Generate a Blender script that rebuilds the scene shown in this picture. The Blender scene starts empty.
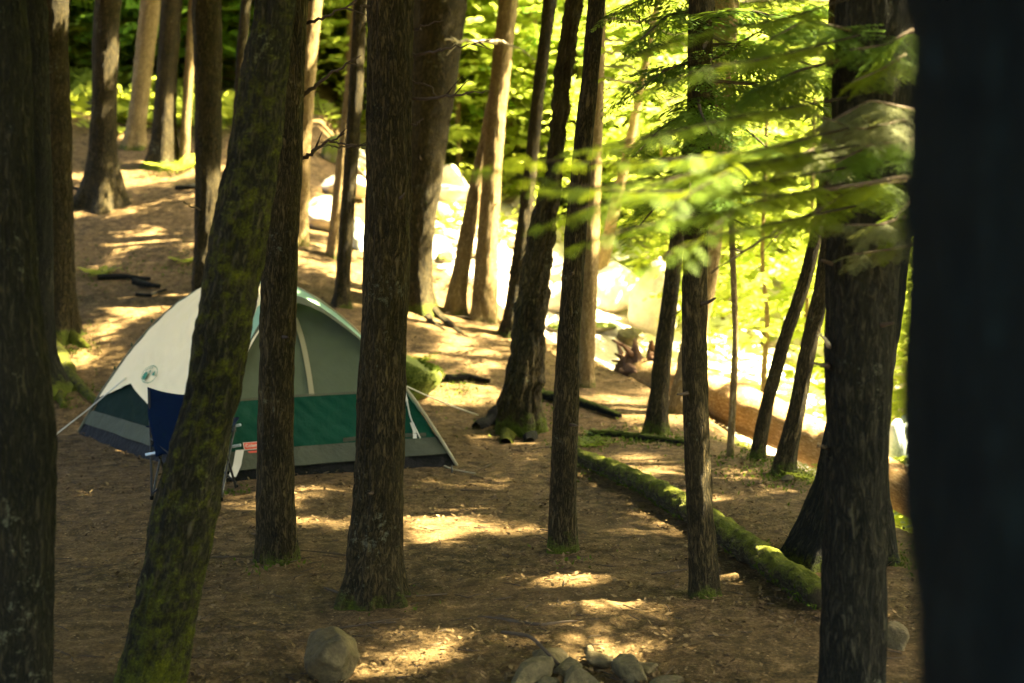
import bpy, math, random
import numpy as np
from mathutils import Vector, Matrix

random.seed(7)
RS = np.random.RandomState(11)
scene = bpy.context.scene
col = scene.collection
R = math.radians

# ------------------------------------------------------------------ camera geometry
W, H, F = 1024, 683, 50 / 36 * 1024
CAMZ = 1.95
PITCH = math.atan((341.5 - 210) / F)
FW = np.array([0, math.cos(PITCH), -math.sin(PITCH)])
UP = np.array([0, math.sin(PITCH), math.cos(PITCH)])
CAM = np.array([0, 0, CAMZ])

def ray(px, row):
    return FW + np.array([1, 0, 0]) * (px - 512) / F + UP * (341.5 - row) / F

def at(px, row, y):
    d = ray(px, row)
    return CAM + d * (y / d[1])

# ------------------------------------------------------------------ noise
def _h(ix, iy, iz, seed):
    n = (ix * 374761393 + iy * 668265263 + iz * 1274126177 + seed * 974634777) & 0xffffffff
    n = ((n ^ (n >> 13)) * 1274126177) & 0xffffffff
    n = ((n ^ (n >> 16)) * 2246822519) & 0xffffffff
    return ((n ^ (n >> 15)) & 0xffffff) / float(0xffffff)

def vn(x, y, z=0.0, seed=0, perx=None):
    x = np.asarray(x, float); y = np.asarray(y, float); z = np.asarray(z, float) + 0 * x
    ix = np.floor(x).astype(np.int64); iy = np.floor(y).astype(np.int64); iz = np.floor(z).astype(np.int64)
    fx, fy, fz = x - ix, y - iy, z - iz
    fx = fx * fx * (3 - 2 * fx); fy = fy * fy * (3 - 2 * fy); fz = fz * fz * (3 - 2 * fz)
    ix1 = ix + 1
    if perx is not None:
        ix = ix % perx; ix1 = ix1 % perx
    def L(a, b, t): return a + (b - a) * t
    c = L(L(_h(ix, iy, iz, seed), _h(ix1, iy, iz, seed), fx), L(_h(ix, iy + 1, iz, seed), _h(ix1, iy + 1, iz, seed), fx), fy)
    d = L(L(_h(ix, iy, iz + 1, seed), _h(ix1, iy, iz + 1, seed), fx), L(_h(ix, iy + 1, iz + 1, seed), _h(ix1, iy + 1, iz + 1, seed), fx), fy)
    return L(c, d, fz)

def fbm(x, y, z=0.0, seed=0, octv=4):
    s = 0; a = .5; t = 0
    for o in range(octv):
        s = s + a * vn(np.asarray(x) * 2 ** o, np.asarray(y) * 2 ** o, np.asarray(z) * 2 ** o, seed + o * 17)
        t += a; a *= .5
    return s / t

def sst(a, b, x):
    t = np.clip((np.asarray(x, float) - a) / (b - a), 0, 1)
    return t * t * (3 - 2 * t)

# ------------------------------------------------------------------ terrain
EY = [0, 5, 8.3, 10.3, 11.6, 13.9, 15.0, 15.8, 17, 18.5, 20.5, 24, 30, 80]
EX = [3.4, 2.9, 2.5, 2.1, 1.75, 1.45, 1.0, .35, -.5, -1.2, -2.1, -3.2, -4.2, -4.5]
def edge_x(y): return np.interp(y, EY, EX)

def bedmask(x, y):
    x = np.asarray(x, float); y = np.asarray(y, float)
    wob = (fbm(x * .9, y * .9, seed=5, octv=2) - .5) * .7
    return sst(0.0, 1.15, x - edge_x(y) + wob * .6)

def terrain(x, y):
    x = np.asarray(x, float); y = np.asarray(y, float)
    k = np.interp(x, [-3.2, -.6, 1.2], [.30, .165, .10])
    t = np.maximum(y - 12.2, 0)
    C = k * (np.sqrt(t * t + .25) - .5) + np.where(x < -6, (-6 - x) * .12, 0)
    C = C + .05 * (fbm(x * .55, y * .55, seed=3, octv=3) - .5) * 2 + .03 * (fbm(x * 2.2, y * 2.2, seed=9, octv=3) - .5)
    xc = np.clip(x, -4, 7)
    B = -.6 + .15 * (y - 14) - .3 * (xc - 2.8)
    B = np.maximum(B, -1.5)
    B = B + np.maximum(x - 7, 0) * .38 + np.maximum(y - 27, 0) * .40 + .22 * (fbm(x * .7, y * .7, seed=21, octv=3) - .5)
    m = bedmask(x, y)
    return C * (1 - m) + B * m

def ground(px, row, y0=4.0, y1=60):
    d = ray(px, row); d = d / d[1]
    ys = np.arange(y0, y1, .02)
    P = CAM[None] + d[None] * ys[:, None]
    b = P[:, 2] <= terrain(P[:, 0], P[:, 1])
    i = int(np.argmax(b)) if b.any() else len(ys) - 1
    return P[i]

# ------------------------------------------------------------------ sun
AZ = np.array([.99, .10]); AZ = AZ / np.linalg.norm(AZ)
EL = R(52)
SUN = np.array([AZ[0] * math.cos(EL), AZ[1] * math.cos(EL), math.sin(EL)])

# ------------------------------------------------------------------ node helpers
def mat(name):
    m = bpy.data.materials.new(name); m.use_nodes = True
    nt = m.node_tree
    for n in list(nt.nodes): nt.nodes.remove(n)
    out = nt.nodes.new('ShaderNodeOutputMaterial')
    return m, nt, out
def N(nt, t, **kw):
    n = nt.nodes.new(t)
    for k, v in kw.items():
        if k.startswith('i_'): n.inputs[k[2:].replace('_', ' ')].default_value = v
        else: setattr(n, k, v)
    return n
def attr(nt, name): return N(nt, 'ShaderNodeAttribute', attribute_name=name)
def noise(nt, vec, scale, detail=4, rough=.6, dist=0):
    n = N(nt, 'ShaderNodeTexNoise'); n.inputs['Scale'].default_value = scale
    n.inputs['Detail'].default_value = detail; n.inputs['Roughness'].default_value = rough; n.inputs['Distortion'].default_value = dist
    if vec is not None: nt.links.new(vec, n.inputs['Vector'])
    return n
def ramp(nt, fac, stops):
    n = N(nt, 'ShaderNodeValToRGB')
    e = n.color_ramp.elements
    while len(e) < len(stops): e.new(.5)
    for i, (p, c) in enumerate(stops):
        e[i].position = p; e[i].color = (c[0], c[1], c[2], 1) if len(c) == 3 else c
    nt.links.new(fac, n.inputs['Fac']); return n
def mixc(nt, fac, a, b, mode='MIX'):
    n = N(nt, 'ShaderNodeMix', data_type='RGBA', blend_type=mode)
    for s, v in ((0, fac), (6, a), (7, b)):
        if hasattr(v, 'node'): nt.links.new(v, n.inputs[s])
        else: n.inputs[s].default_value = v if not isinstance(v, tuple) else (*v, 1)[:4]
    return n.outputs[2]
def mth(nt, op, a, b=None, clamp=False):
    n = N(nt, 'ShaderNodeMath', operation=op, use_clamp=clamp)
    for s, v in ((0, a), (1, b)):
        if v is None: continue
        if hasattr(v, 'node'): nt.links.new(v, n.inputs[s])
        else: n.inputs[s].default_value = v
    return n.outputs[0]
def maprange(nt, v, a, b, c=0, d=1):
    n = N(nt, 'ShaderNodeMapRange'); nt.links.new(v, n.inputs[0])
    for i, q in enumerate((a, b, c, d)): n.inputs[i + 1].default_value = q
    return n.outputs[0]
def vscale(nt, vec, s):
    n = N(nt, 'ShaderNodeVectorMath', operation='MULTIPLY'); nt.links.new(vec, n.inputs[0]); n.inputs[1].default_value = s
    return n.outputs[0]
def principled(nt, out, colr, rough=.9, spec=.2, bump=None, bd=.02, bs=1.0):
    p = N(nt, 'ShaderNodeBsdfPrincipled')
    if hasattr(colr, 'node'): nt.links.new(colr, p.inputs['Base Color'])
    else: p.inputs['Base Color'].default_value = (*colr, 1)
    if hasattr(rough, 'node'): nt.links.new(rough, p.inputs['Roughness'])
    else: p.inputs['Roughness'].default_value = rough
    p.inputs['Specular IOR Level'].default_value = spec
    if bump is not None:
        b = N(nt, 'ShaderNodeBump'); b.inputs['Strength'].default_value = bs; b.inputs['Distance'].default_value = bd
        nt.links.new(bump, b.inputs['Height']); nt.links.new(b.outputs[0], p.inputs['Normal'])
    nt.links.new(p.outputs[0], out.inputs[0])
    return p

# ------------------------------------------------------------------ materials
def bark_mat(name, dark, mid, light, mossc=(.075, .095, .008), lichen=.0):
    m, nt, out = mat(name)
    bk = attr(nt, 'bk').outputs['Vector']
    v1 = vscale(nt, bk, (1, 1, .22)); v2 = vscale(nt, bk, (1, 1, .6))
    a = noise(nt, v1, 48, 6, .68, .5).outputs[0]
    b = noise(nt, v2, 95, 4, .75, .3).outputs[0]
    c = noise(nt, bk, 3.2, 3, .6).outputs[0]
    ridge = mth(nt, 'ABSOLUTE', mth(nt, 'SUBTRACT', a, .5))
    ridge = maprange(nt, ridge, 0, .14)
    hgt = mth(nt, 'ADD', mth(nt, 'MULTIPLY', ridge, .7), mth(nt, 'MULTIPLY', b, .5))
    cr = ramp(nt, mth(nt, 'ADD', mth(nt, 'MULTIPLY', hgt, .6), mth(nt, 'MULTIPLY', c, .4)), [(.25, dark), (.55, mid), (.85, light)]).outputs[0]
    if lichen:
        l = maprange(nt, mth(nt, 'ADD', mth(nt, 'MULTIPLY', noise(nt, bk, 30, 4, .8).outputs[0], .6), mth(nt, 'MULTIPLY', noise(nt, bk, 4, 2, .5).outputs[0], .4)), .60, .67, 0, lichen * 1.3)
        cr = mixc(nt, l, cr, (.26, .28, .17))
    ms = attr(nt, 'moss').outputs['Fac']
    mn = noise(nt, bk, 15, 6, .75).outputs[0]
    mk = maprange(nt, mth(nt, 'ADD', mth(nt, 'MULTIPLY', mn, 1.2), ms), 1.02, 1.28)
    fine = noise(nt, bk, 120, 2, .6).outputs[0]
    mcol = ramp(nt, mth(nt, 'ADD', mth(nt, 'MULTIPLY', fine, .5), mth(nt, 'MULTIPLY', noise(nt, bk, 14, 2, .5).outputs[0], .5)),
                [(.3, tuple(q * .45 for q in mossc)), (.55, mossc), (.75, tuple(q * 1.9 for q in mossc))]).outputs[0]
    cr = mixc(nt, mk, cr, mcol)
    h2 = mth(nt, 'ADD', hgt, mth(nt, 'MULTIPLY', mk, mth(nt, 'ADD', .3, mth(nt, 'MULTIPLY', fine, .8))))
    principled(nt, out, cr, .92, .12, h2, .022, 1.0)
    return m
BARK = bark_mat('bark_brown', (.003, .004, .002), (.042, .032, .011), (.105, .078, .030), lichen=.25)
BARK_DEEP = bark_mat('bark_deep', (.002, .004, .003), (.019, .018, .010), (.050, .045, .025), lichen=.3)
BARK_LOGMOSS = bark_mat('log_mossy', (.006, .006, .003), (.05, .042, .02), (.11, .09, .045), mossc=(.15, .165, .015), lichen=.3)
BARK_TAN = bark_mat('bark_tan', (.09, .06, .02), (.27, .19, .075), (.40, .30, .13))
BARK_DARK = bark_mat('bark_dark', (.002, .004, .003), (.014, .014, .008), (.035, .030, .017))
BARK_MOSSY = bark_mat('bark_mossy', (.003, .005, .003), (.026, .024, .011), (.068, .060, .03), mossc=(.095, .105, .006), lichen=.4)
BARK_LOG = bark_mat('bark_log', (.20, .11, .03), (.50, .31, .11), (.66, .48, .24))

def leaf_mat(name, c0, c1, trans, tf=.45, rough=.55):
    m, nt, out = mat(name)
    r = attr(nt, 'rnd').outputs['Fac']
    c = mixc(nt, r, c0, c1)
    p = N(nt, 'ShaderNodeBsdfPrincipled'); nt.links.new(c, p.inputs['Base Color'])
    p.inputs['Roughness'].default_value = rough; p.inputs['Specular IOR Level'].default_value = .12
    t = N(nt, 'ShaderNodeBsdfTranslucent')
    tc = mixc(nt, r, tuple(q * .75 for q in trans), trans); nt.links.new(tc, t.inputs[0])
    mx = N(nt, 'ShaderNodeMixShader'); mx.inputs[0].default_value = tf
    nt.links.new(p.outputs[0], mx.inputs[1]); nt.links.new(t.outputs[0], mx.inputs[2])
    nt.links.new(mx.outputs[0], out.inputs[0])
    return m
HEM = leaf_mat('hemlock_needles', (.035, .075, .010), (.085, .145, .016), (.20, .29, .022), .45)
HEM_PALE = leaf_mat('hemlock_pale', (.08, .09, .035), (.17, .18, .08), (.18, .20, .05), .4)
HEM_NEAR = leaf_mat('hemlock_fresh', (.045, .078, .006), (.10, .15, .010), (.25, .31, .015), .5)
LEAF_Y = leaf_mat('beech_leaf', (.15, .21, .018), (.26, .32, .04), (.54, .62, .09), .58)
LEAF_G = leaf_mat('dense_leaf', (.05, .10, .012), (.12, .20, .02), (.28, .44, .04), .55)
FERN = leaf_mat('fern_leaf', (.08, .12, .012), (.20, .23, .025), (.42, .46, .05), .5)
LITTER = leaf_mat('litter_leaf', (.030, .018, .007), (.21, .145, .06), (.10, .06, .02), .12, .8)
MOSSTUFT = leaf_mat('moss_tuft', (.035, .06, .005), (.08, .105, .008), (.09, .13, .012), .3, .9)

def ground_mat():
    m, nt, out = mat('forest_floor')
    tc = N(nt, 'ShaderNodeTexCoord').outputs['Object']
    n1 = noise(nt, tc, 1.1, 5, .6).outputs[0]
    n2 = noise(nt, tc, 9, 6, .72).outputs[0]
    n3 = noise(nt, tc, 62, 5, .85).outputs[0]
    vo = N(nt, 'ShaderNodeTexVoronoi', feature='F1'); vo.inputs['Scale'].default_value = 42; vo.inputs['Randomness'].default_value = 1
    nt.links.new(tc, vo.inputs['Vector'])
    s = mth(nt, 'ADD', mth(nt, 'MULTIPLY', n2, .5), mth(nt, 'MULTIPLY', n3, .5))
    c = ramp(nt, s, [(.38, (.008, .007, .003)), (.47, (.046, .031, .011)), (.54, (.108, .070, .027)), (.64, (.25, .165, .075))]).outputs[0]
    c = mixc(nt, maprange(nt, n1, .35, .7, 0, .55), c, mixc(nt, .65, c, (.16, .10, .038)))
    vc = N(nt, 'ShaderNodeSeparateColor'); nt.links.new(vo.outputs['Color'], vc.inputs[0])
    fl = maprange(nt, vc.outputs[0], .74, .78)
    fl = mth(nt, 'MULTIPLY', fl, maprange(nt, vo.outputs['Distance'], .30, .22))
    c = mixc(nt, mth(nt, 'MULTIPLY', fl, .75), c, mixc(nt, vc.outputs[1], (.035, .022, .010), (.36, .25, .12)))
    # moss patches
    ms = attr(nt, 'moss').outputs['Fac']
    mk = maprange(nt, mth(nt, 'ADD', mth(nt, 'MULTIPLY', mth(nt, 'ADD', mth(nt, 'MULTIPLY', n2, .6), mth(nt, 'MULTIPLY', n1, .4)), 1.0), ms), .98, 1.12)
    mc = ramp(nt, n3, [(.3, (.028, .04, .004)), (.55, (.075, .10, .009)), (.8, (.14, .17, .02))]).outputs[0]
    c = mixc(nt, mk, c, mc)
    # stream bed: pale granite gravel and sand
    bd = attr(nt, 'bed').outputs['Fac']
    bk = maprange(nt, mth(nt, 'ADD', bd, mth(nt, 'MULTIPLY', mth(nt, 'SUBTRACT', n2, .5), .5)), .45, .62)
    bc = ramp(nt, s, [(.30, (.30, .24, .16)), (.5, (.58, .50, .38)), (.7, (.76, .68, .54))]).outputs[0]
    c = mixc(nt, bk, c, bc)
    # far hillside greens over
    hl = attr(nt, 'hill').outputs['Fac']
    hc = ramp(nt, noise(nt, tc, 1.6, 5, .7).outputs[0], [(.35, (.025, .03, .008)), (.5, (.06, .09, .012)), (.62, (.13, .12, .05)), (.75, (.12, .16, .02))]).outputs[0]
    c = mixc(nt, hl, c, hc)
    h = mth(nt, 'ADD', mth(nt, 'MULTIPLY', n3, .6), mth(nt, 'ADD', mth(nt, 'MULTIPLY', n2, 1.4), mth(nt, 'MULTIPLY', vo.outputs['Distance'], -.25)))
    principled(nt, out, c, .95, .1, h, .035, 1.0)
    return m
GROUND = ground_mat()

def rock_mat(name, a, b, c, moss=.0, ms=1.0):
    m, nt, out = mat(name)
    tc = N(nt, 'ShaderNodeTexCoord').outputs['Object']
    g = N(nt, 'ShaderNodeNewGeometry')
    n1 = noise(nt, tc, 3.0, 6, .65).outputs[0]; n2 = noise(nt, tc, 40, 3, .7).outputs[0]
    cc = ramp(nt, mth(nt, 'ADD', mth(nt, 'MULTIPLY', n1, .65), mth(nt, 'MULTIPLY', n2, .35)), [(.32, a), (.5, b), (.68, c)]).outputs[0]
    if moss > 0:
        sp = N(nt, 'ShaderNodeSeparateXYZ'); nt.links.new(g.outputs['Normal'], sp.inputs[0])
        mk = maprange(nt, mth(nt, 'ADD', mth(nt, 'MULTIPLY', sp.outputs[2], .5), noise(nt, tc, 5, 5, .7).outputs[0]), 1.05 - moss, 1.2 - moss)
        mc = ramp(nt, noise(nt, tc, 60, 2, .6).outputs[0], [(.3, (.04, .055, .006)), (.7, (.13, .15, .015))]).outputs[0]
        cc = mixc(nt, mk, cc, mc)
    principled(nt, out, cc, .85, .25, mth(nt, 'ADD', n1, mth(nt, 'MULTIPLY', n2, .25)), .05, .7)
    return m
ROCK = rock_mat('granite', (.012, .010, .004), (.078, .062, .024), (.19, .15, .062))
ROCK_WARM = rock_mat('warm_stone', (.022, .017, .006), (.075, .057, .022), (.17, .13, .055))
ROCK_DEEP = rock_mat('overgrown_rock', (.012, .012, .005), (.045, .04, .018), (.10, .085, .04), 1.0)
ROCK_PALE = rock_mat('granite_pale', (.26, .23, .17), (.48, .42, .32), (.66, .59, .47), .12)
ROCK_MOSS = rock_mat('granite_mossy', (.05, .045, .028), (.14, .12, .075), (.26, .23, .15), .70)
ROCK_BLUE = rock_mat('mottled_boulder', (.10, .14, .13), (.40, .46, .43), (.58, .62, .57))

def plain(name, c, rough=.8, spec=.2, var=.12, sc=8, bump=0.0, trans=None):
    m, nt, out = mat(name)
    tc = N(nt, 'ShaderNodeTexCoord').outputs['Object']
    n = noise(nt, tc, sc, 4, .6).outputs[0]
    cc = mixc(nt, n, tuple(q * (1 - var * 2) for q in c), tuple(min(1, q * (1 + var * 2)) for q in c))
    p = principled(nt, out, cc, rough, spec, noise(nt, tc, sc * 2.5, 4, .6).outputs[0] if bump else None, bump or .01, .8)
    if trans:
        t = N(nt, 'ShaderNodeBsdfTranslucent'); t.inputs[0].default_value = (*c, 1)
        mx = N(nt, 'ShaderNodeMixShader'); mx.inputs[0].default_value = trans
        nt.links.new(p.outputs[0], mx.inputs[1]); nt.links.new(t.outputs[0], mx.inputs[2]); nt.links.new(mx.outputs[0], out.inputs[0])
    return m
FLY = plain('fly_beige', (.78, .64, .37), .7, .15, .05, 3, .012, .12)
FLY_GREEN = plain('fly_green', (.24, .38, .25), .6, .2, .06, 3, .01, .12)
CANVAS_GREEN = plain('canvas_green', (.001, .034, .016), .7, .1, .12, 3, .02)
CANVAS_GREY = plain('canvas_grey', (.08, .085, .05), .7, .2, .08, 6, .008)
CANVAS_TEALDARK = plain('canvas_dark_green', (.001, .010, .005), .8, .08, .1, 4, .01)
HEMGREY = plain('hem_grey', (.05, .055, .034), .8, .1, .12, 5, .02)
TUB = plain('tub_navy', (.0015, .002, .001), .7, .1, .1, 5, .02)
MESHGREY = plain('door_mesh', (.075, .088, .050), .9, .08, .07, 9, .004)
WEB = plain('webbing_pale', (.25, .22, .12), .7, .2, .08)
WHITE = plain('cord_white', (.50, .47, .36), .6, .3, .05)
LOGO = plain('logo_green', (.01, .15, .07), .6, .2, .03)
RED = plain('label_red', (.55, .09, .05), .6, .2, .03)
BLUE = plain('chair_blue', (.0015, .008, .026), .8, .08, .15, 7, .01)
STEEL = plain('chair_tube', (.02, .022, .02), .5, .3, .08)
PALEPLASTIC = plain('pale_plastic', (.42, .50, .55), .5, .4, .05)
TWIG = plain('twig_dark', (.06, .045, .028), .9, .1, .2, 20)
TWIG_DARK = plain('twig_shadow', (.012, .009, .005), .9, .05, .2, 20)
TWIG_PALE = plain('twig_pale', (.36, .31, .20), .9, .1, .2, 20)
REDCLAY = plain('dark_red', (.10, .018, .012), .8, .2, .2)

def water_mat():
    m, nt, out = mat('stream_water')
    tc = N(nt, 'ShaderNodeTexCoord').outputs['Object']
    n = noise(nt, tc, 5, 6, .65, .4).outputs[0]
    foam = maprange(nt, n, .38, .50)
    c = mixc(nt, foam, (.30, .28, .16), (.78, .76, .66))
    principled(nt, out, c, mixc(nt, foam, (.25, .25, .25), (.6, .6, .6)), .5, n, .06, 1)
    return m
WATER = water_mat()

# ------------------------------------------------------------------ mesh helpers
def link(o, parent=None):
    col.objects.link(o)
    if parent is not None:
        o.parent = parent
        o.matrix_parent_inverse = Matrix.Translation(-Vector(parent.location)) if parent.type == 'EMPTY' else Matrix.Identity(4)
    return o

def mesh_np(name, V, Q, m, parent=None, attrs=None, smooth=False, mi=None):
    """V (n,3) world, Q (k,4) or (k,3)."""
    V = np.asarray(V, np.float32); Q = np.asarray(Q, np.int32)
    if parent is not None: V = V - np.array(origin_of(parent), np.float32)
    me = bpy.data.meshes.new(name)
    me.vertices.add(len(V)); me.vertices.foreach_set('co', V.ravel())
    k = Q.shape[1]
    me.loops.add(Q.size); me.loops.foreach_set('vertex_index', Q.ravel())
    me.polygons.add(len(Q)); me.polygons.foreach_set('loop_start', np.arange(0, Q.size, k, dtype=np.int32))
    me.polygons.foreach_set('loop_total', np.full(len(Q), k, np.int32))
    if smooth: me.polygons.foreach_set('use_smooth', np.ones(len(Q), bool))
    if mi is not None: me.polygons.foreach_set('material_index', np.asarray(mi, np.int32))
    for a, d in (attrs or {}).items():
        d = np.asarray(d, np.float32)
        if d.ndim == 2:
            at_ = me.attributes.new(a, 'FLOAT_VECTOR', 'POINT'); at_.data.foreach_set('vector', d.ravel())
        else:
            at_ = me.attributes.new(a, 'FLOAT', 'POINT'); at_.data.foreach_set('value', d)
    for mm in (m if isinstance(m, (list, tuple)) else [m]): me.materials.append(mm)
    me.update(calc_edges=True); me.validate()
    o = bpy.data.objects.new(name, me); col.objects.link(o)
    if parent is not None: o.parent = parent
    return o

def origin_of(p):
    o = Vector((0, 0, 0))
    while p is not None:
        o = o + p.location; p = p.parent
    return o

def thing(name, label, cat, loc, group=None):
    o = bpy.data.objects.new(name, None); o.empty_display_size = .2
    o.location = Vector([float(q) for q in loc]); col.objects.link(o)
    o['label'] = label; o['category'] = cat
    if group: o['group'] = group
    return o
def tag(o, label, cat, group=None):
    o['label'] = label; o['category'] = cat
    if group: o['group'] = group
    return o
def recenter(o):
    """move a world-space mesh's origin to its lowest centre"""
    me = o.data; n = len(me.vertices); c = np.empty(n * 3, np.float32); me.vertices.foreach_get('co', c); c = c.reshape(-1, 3)
    p = np.array([c[:, 0].mean(), c[:, 1].mean(), c[:, 2].min()], np.float32)
    me.vertices.foreach_set('co', (c - p).ravel()); o.location = Vector([float(q) for q in p]); me.update()
    return o

class Buf:
    def __init__(s): s.V = []; s.Q = []; s.n = 0; s.A = []
    def add(s, V, Q, a=0.0):
        V = np.asarray(V, float); s.V.append(V); s.Q.append(np.asarray(Q, int) + s.n); s.n += len(V)
        s.A.append(np.full(len(V), a) if np.isscalar(a) else np.asarray(a))
    def obj(s, name, m, parent=None, smooth=False):
        return mesh_np(name, np.vstack(s.V), np.vstack(s.Q), m, parent, {'rnd': np.concatenate(s.A)}, smooth)

def frames(P):
    P = np.asarray(P, float); T = np.gradient(P, axis=0); T /= np.linalg.norm(T, axis=1)[:, None] + 1e-9
    ref = np.array([0, 0, 1.]) if abs(T[:, 2]).mean() < .8 else np.array([0, 1., 0])
    A = np.cross(T, ref); A /= np.linalg.norm(A, axis=1)[:, None] + 1e-9
    B = np.cross(A, T)
    return T, A, B

def tube(P, r, seg=6, buf=None, a=0.0):
    P = np.asarray(P, float); n = len(P); r = np.full(n, r) if np.isscalar(r) else np.asarray(r, float)
    T, A, B = frames(P)
    th = np.arange(seg) / seg * 2 * np.pi
    V = P[:, None] + r[:, None, None] * (A[:, None] * np.cos(th)[None, :, None] + B[:, None] * np.sin(th)[None, :, None])
    V = V.reshape(-1, 3)
    i = np.arange(n - 1)[:, None]; j = np.arange(seg)[None]
    Q = np.stack([i * seg + j, i * seg + (j + 1) % seg, (i + 1) * seg + (j + 1) % seg, (i + 1) * seg + j], -1).reshape(-1, 4)
    # closed ends
    V = np.vstack([V, P[:1], P[-1:]]); c0 = n * seg; c1 = c0 + 1
    e = []
    for k in range(0, seg, 2):
        e.append([c0, (k + 2) % seg, k + 1, k]); e.append([c1, (n - 1) * seg + k, (n - 1) * seg + k + 1, (n - 1) * seg + (k + 2) % seg])
    Q = np.vstack([Q, np.array(e)])
    if buf is not None: buf.add(V, Q, a); return
    return V, Q

def resample(P, n):
    P = np.asarray(P, float); s = np.concatenate([[0], np.cumsum(np.linalg.norm(np.diff(P, axis=0), axis=1))])
    t = np.linspace(0, s[-1], n)
    O = np.stack([np.interp(t, s, P[:, k]) for k in range(3)], 1)
    for _ in range(max(1, n // 8)):
        M = O.copy(); M[1:-1] = (O[:-2] + 2 * O[1:-1] + O[2:]) / 4; O = M
    return O

# ------------------------------------------------------------------ frond templates
def quad_leaf(p, d, nrm, L, w):
    d = d / np.linalg.norm(d); s = np.cross(nrm, d); s /= np.linalg.norm(s) + 1e-9
    return np.array([p, p + d * L * .5 + s * w * .5, p + d * L, p + d * L * .5 - s * w * .5])

def frond(lod, seed):
    rs = np.random.RandomState(seed); V = []
    nsub = {0: 19, 1: 14, 2: 7}[lod]
    for i in range(nsub):
        t = (i + .6) / nsub
        for sgn in (-1, 1):
            if rs.rand() < .08: continue
            base = np.array([t, 0, -.16 * t * t])
            L = (.46 * (1 - t) ** .75 + .07) * rs.uniform(.75, 1.15)
            ang = R(rs.uniform(48, 66))
            d = np.array([math.cos(ang), sgn * math.sin(ang), rs.uniform(-.25, .02)])
            if lod == 0:
                nn = max(3, int(L / .026))
                for k in range(nn):
                    q = base + d * L * (k + .5) / nn + np.array([0, 0, -.12 * (L * (k + .5) / nn) ** 2 / max(L, .1)])
                    for s2 in (-1, 1):
                        a2 = ang * sgn + s2 * R(rs.uniform(50, 70))
                        dd = np.array([math.cos(a2), math.sin(a2), rs.uniform(-.3, .15)])
                        V.append(quad_leaf(q, dd, np.array([rs.uniform(-.3, .3), rs.uniform(-.3, .3), 1]), rs.uniform(.036, .058), .015))
            elif lod == 1:
                V.append(quad_leaf(base, d, np.array([rs.uniform(-.4, .4), rs.uniform(-.4, .4), 1]), L * .6, .045))
                V.append(quad_leaf(base + d * L * .45, d + [0, 0, -.2], np.array([rs.uniform(-.4, .4), rs.uniform(-.4, .4), 1]), L * .6, .05))
                V.append(quad_leaf(base + d * L * .3, np.array([1, .15 * sgn, -.1]), np.array([0, 0, 1.]), L * .35, .035))
            else:
                V.append(quad_leaf(base, d, np.array([rs.uniform(-.5, .5), rs.uniform(-.5, .5), 1]), L * 1.1, .13))
    # axis
    for k in range(4 if lod < 2 else 1):
        w = {0: .012, 1: .02, 2: .06}[lod]; l = 1 / (4 if lod < 2 else 1)
        V.append(quad_leaf(np.array([k * l, 0, -.16 * (k * l) ** 2]), np.array([1, 0, -.16 * k * l * 2 - .04]), np.array([0, 0, 1.]), l * 1.1, w))
    V = np.array(V)
    return V.reshape(-1, 3)
FR = {l: [frond(l, 100 + l * 10 + k) for k in range(4)] for l in (0, 1, 2)}

def leafspray(seed):
    rs = np.random.RandomState(seed); V = []
    for i in range(11):
        t = (i + .5) / 11
        for sgn in (-1, 1):
            if rs.rand() < .12: continue
            a = R(rs.uniform(35, 70)) * sgn
            p = np.array([t, 0, -.12 * t * t]) + rs.uniform(-.03, .03, 3)
            V.append(quad_leaf(p, np.array([math.cos(a), math.sin(a), rs.uniform(-.5, .1)]), np.array([rs.uniform(-.5, .5), rs.uniform(-.5, .5), 1]), rs.uniform(.16, .28), rs.uniform(.10, .15)))
    return np.array(V).reshape(-1, 3)
LS = [leafspray(300 + k) for k in range(4)]

def place(tmpls, P, D, S, tilt=None, rs=RS):
    """instances of quad templates: P positions, D axis directions, S scales -> V,Q,rnd"""
    P = np.asarray(P, float); D = np.asarray(D, float); n = len(P)
    D = D / (np.linalg.norm(D, axis=1)[:, None] + 1e-9)
    up = np.array([0, 0, 1.]) + (rs.uniform(-.35, .35, (n, 3)) if tilt is None else rs.uniform(-tilt, tilt, (n, 3)))
    Y = np.cross(up, D); Y /= np.linalg.norm(Y, axis=1)[:, None] + 1e-9
    Z = np.cross(D, Y)
    which = rs.randint(0, len(tmpls), n); rn = rs.rand(n)
    Vs = []; As = []
    for k, T in enumerate(tmpls):
        s = which == k
        if not s.any(): continue
        X = T[None, :, 0:1] * D[s][:, None] + T[None, :, 1:2] * Y[s][:, None] + T[None, :, 2:3] * Z[s][:, None]
        X = X * np.asarray(S)[s][:, None, None] + P[s][:, None]
        Vs.append(X.reshape(-1, 3))
        As.append(np.clip(np.repeat(rn[s], len(T)) * .7 + np.repeat(rs.rand(int(s.sum()) * (len(T) // 4)), 4) * .3, 0, 1))
    V = np.vstack(Vs); Q = np.arange(len(V)).reshape(-1, 4)
    return V, Q, np.concatenate(As)

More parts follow.
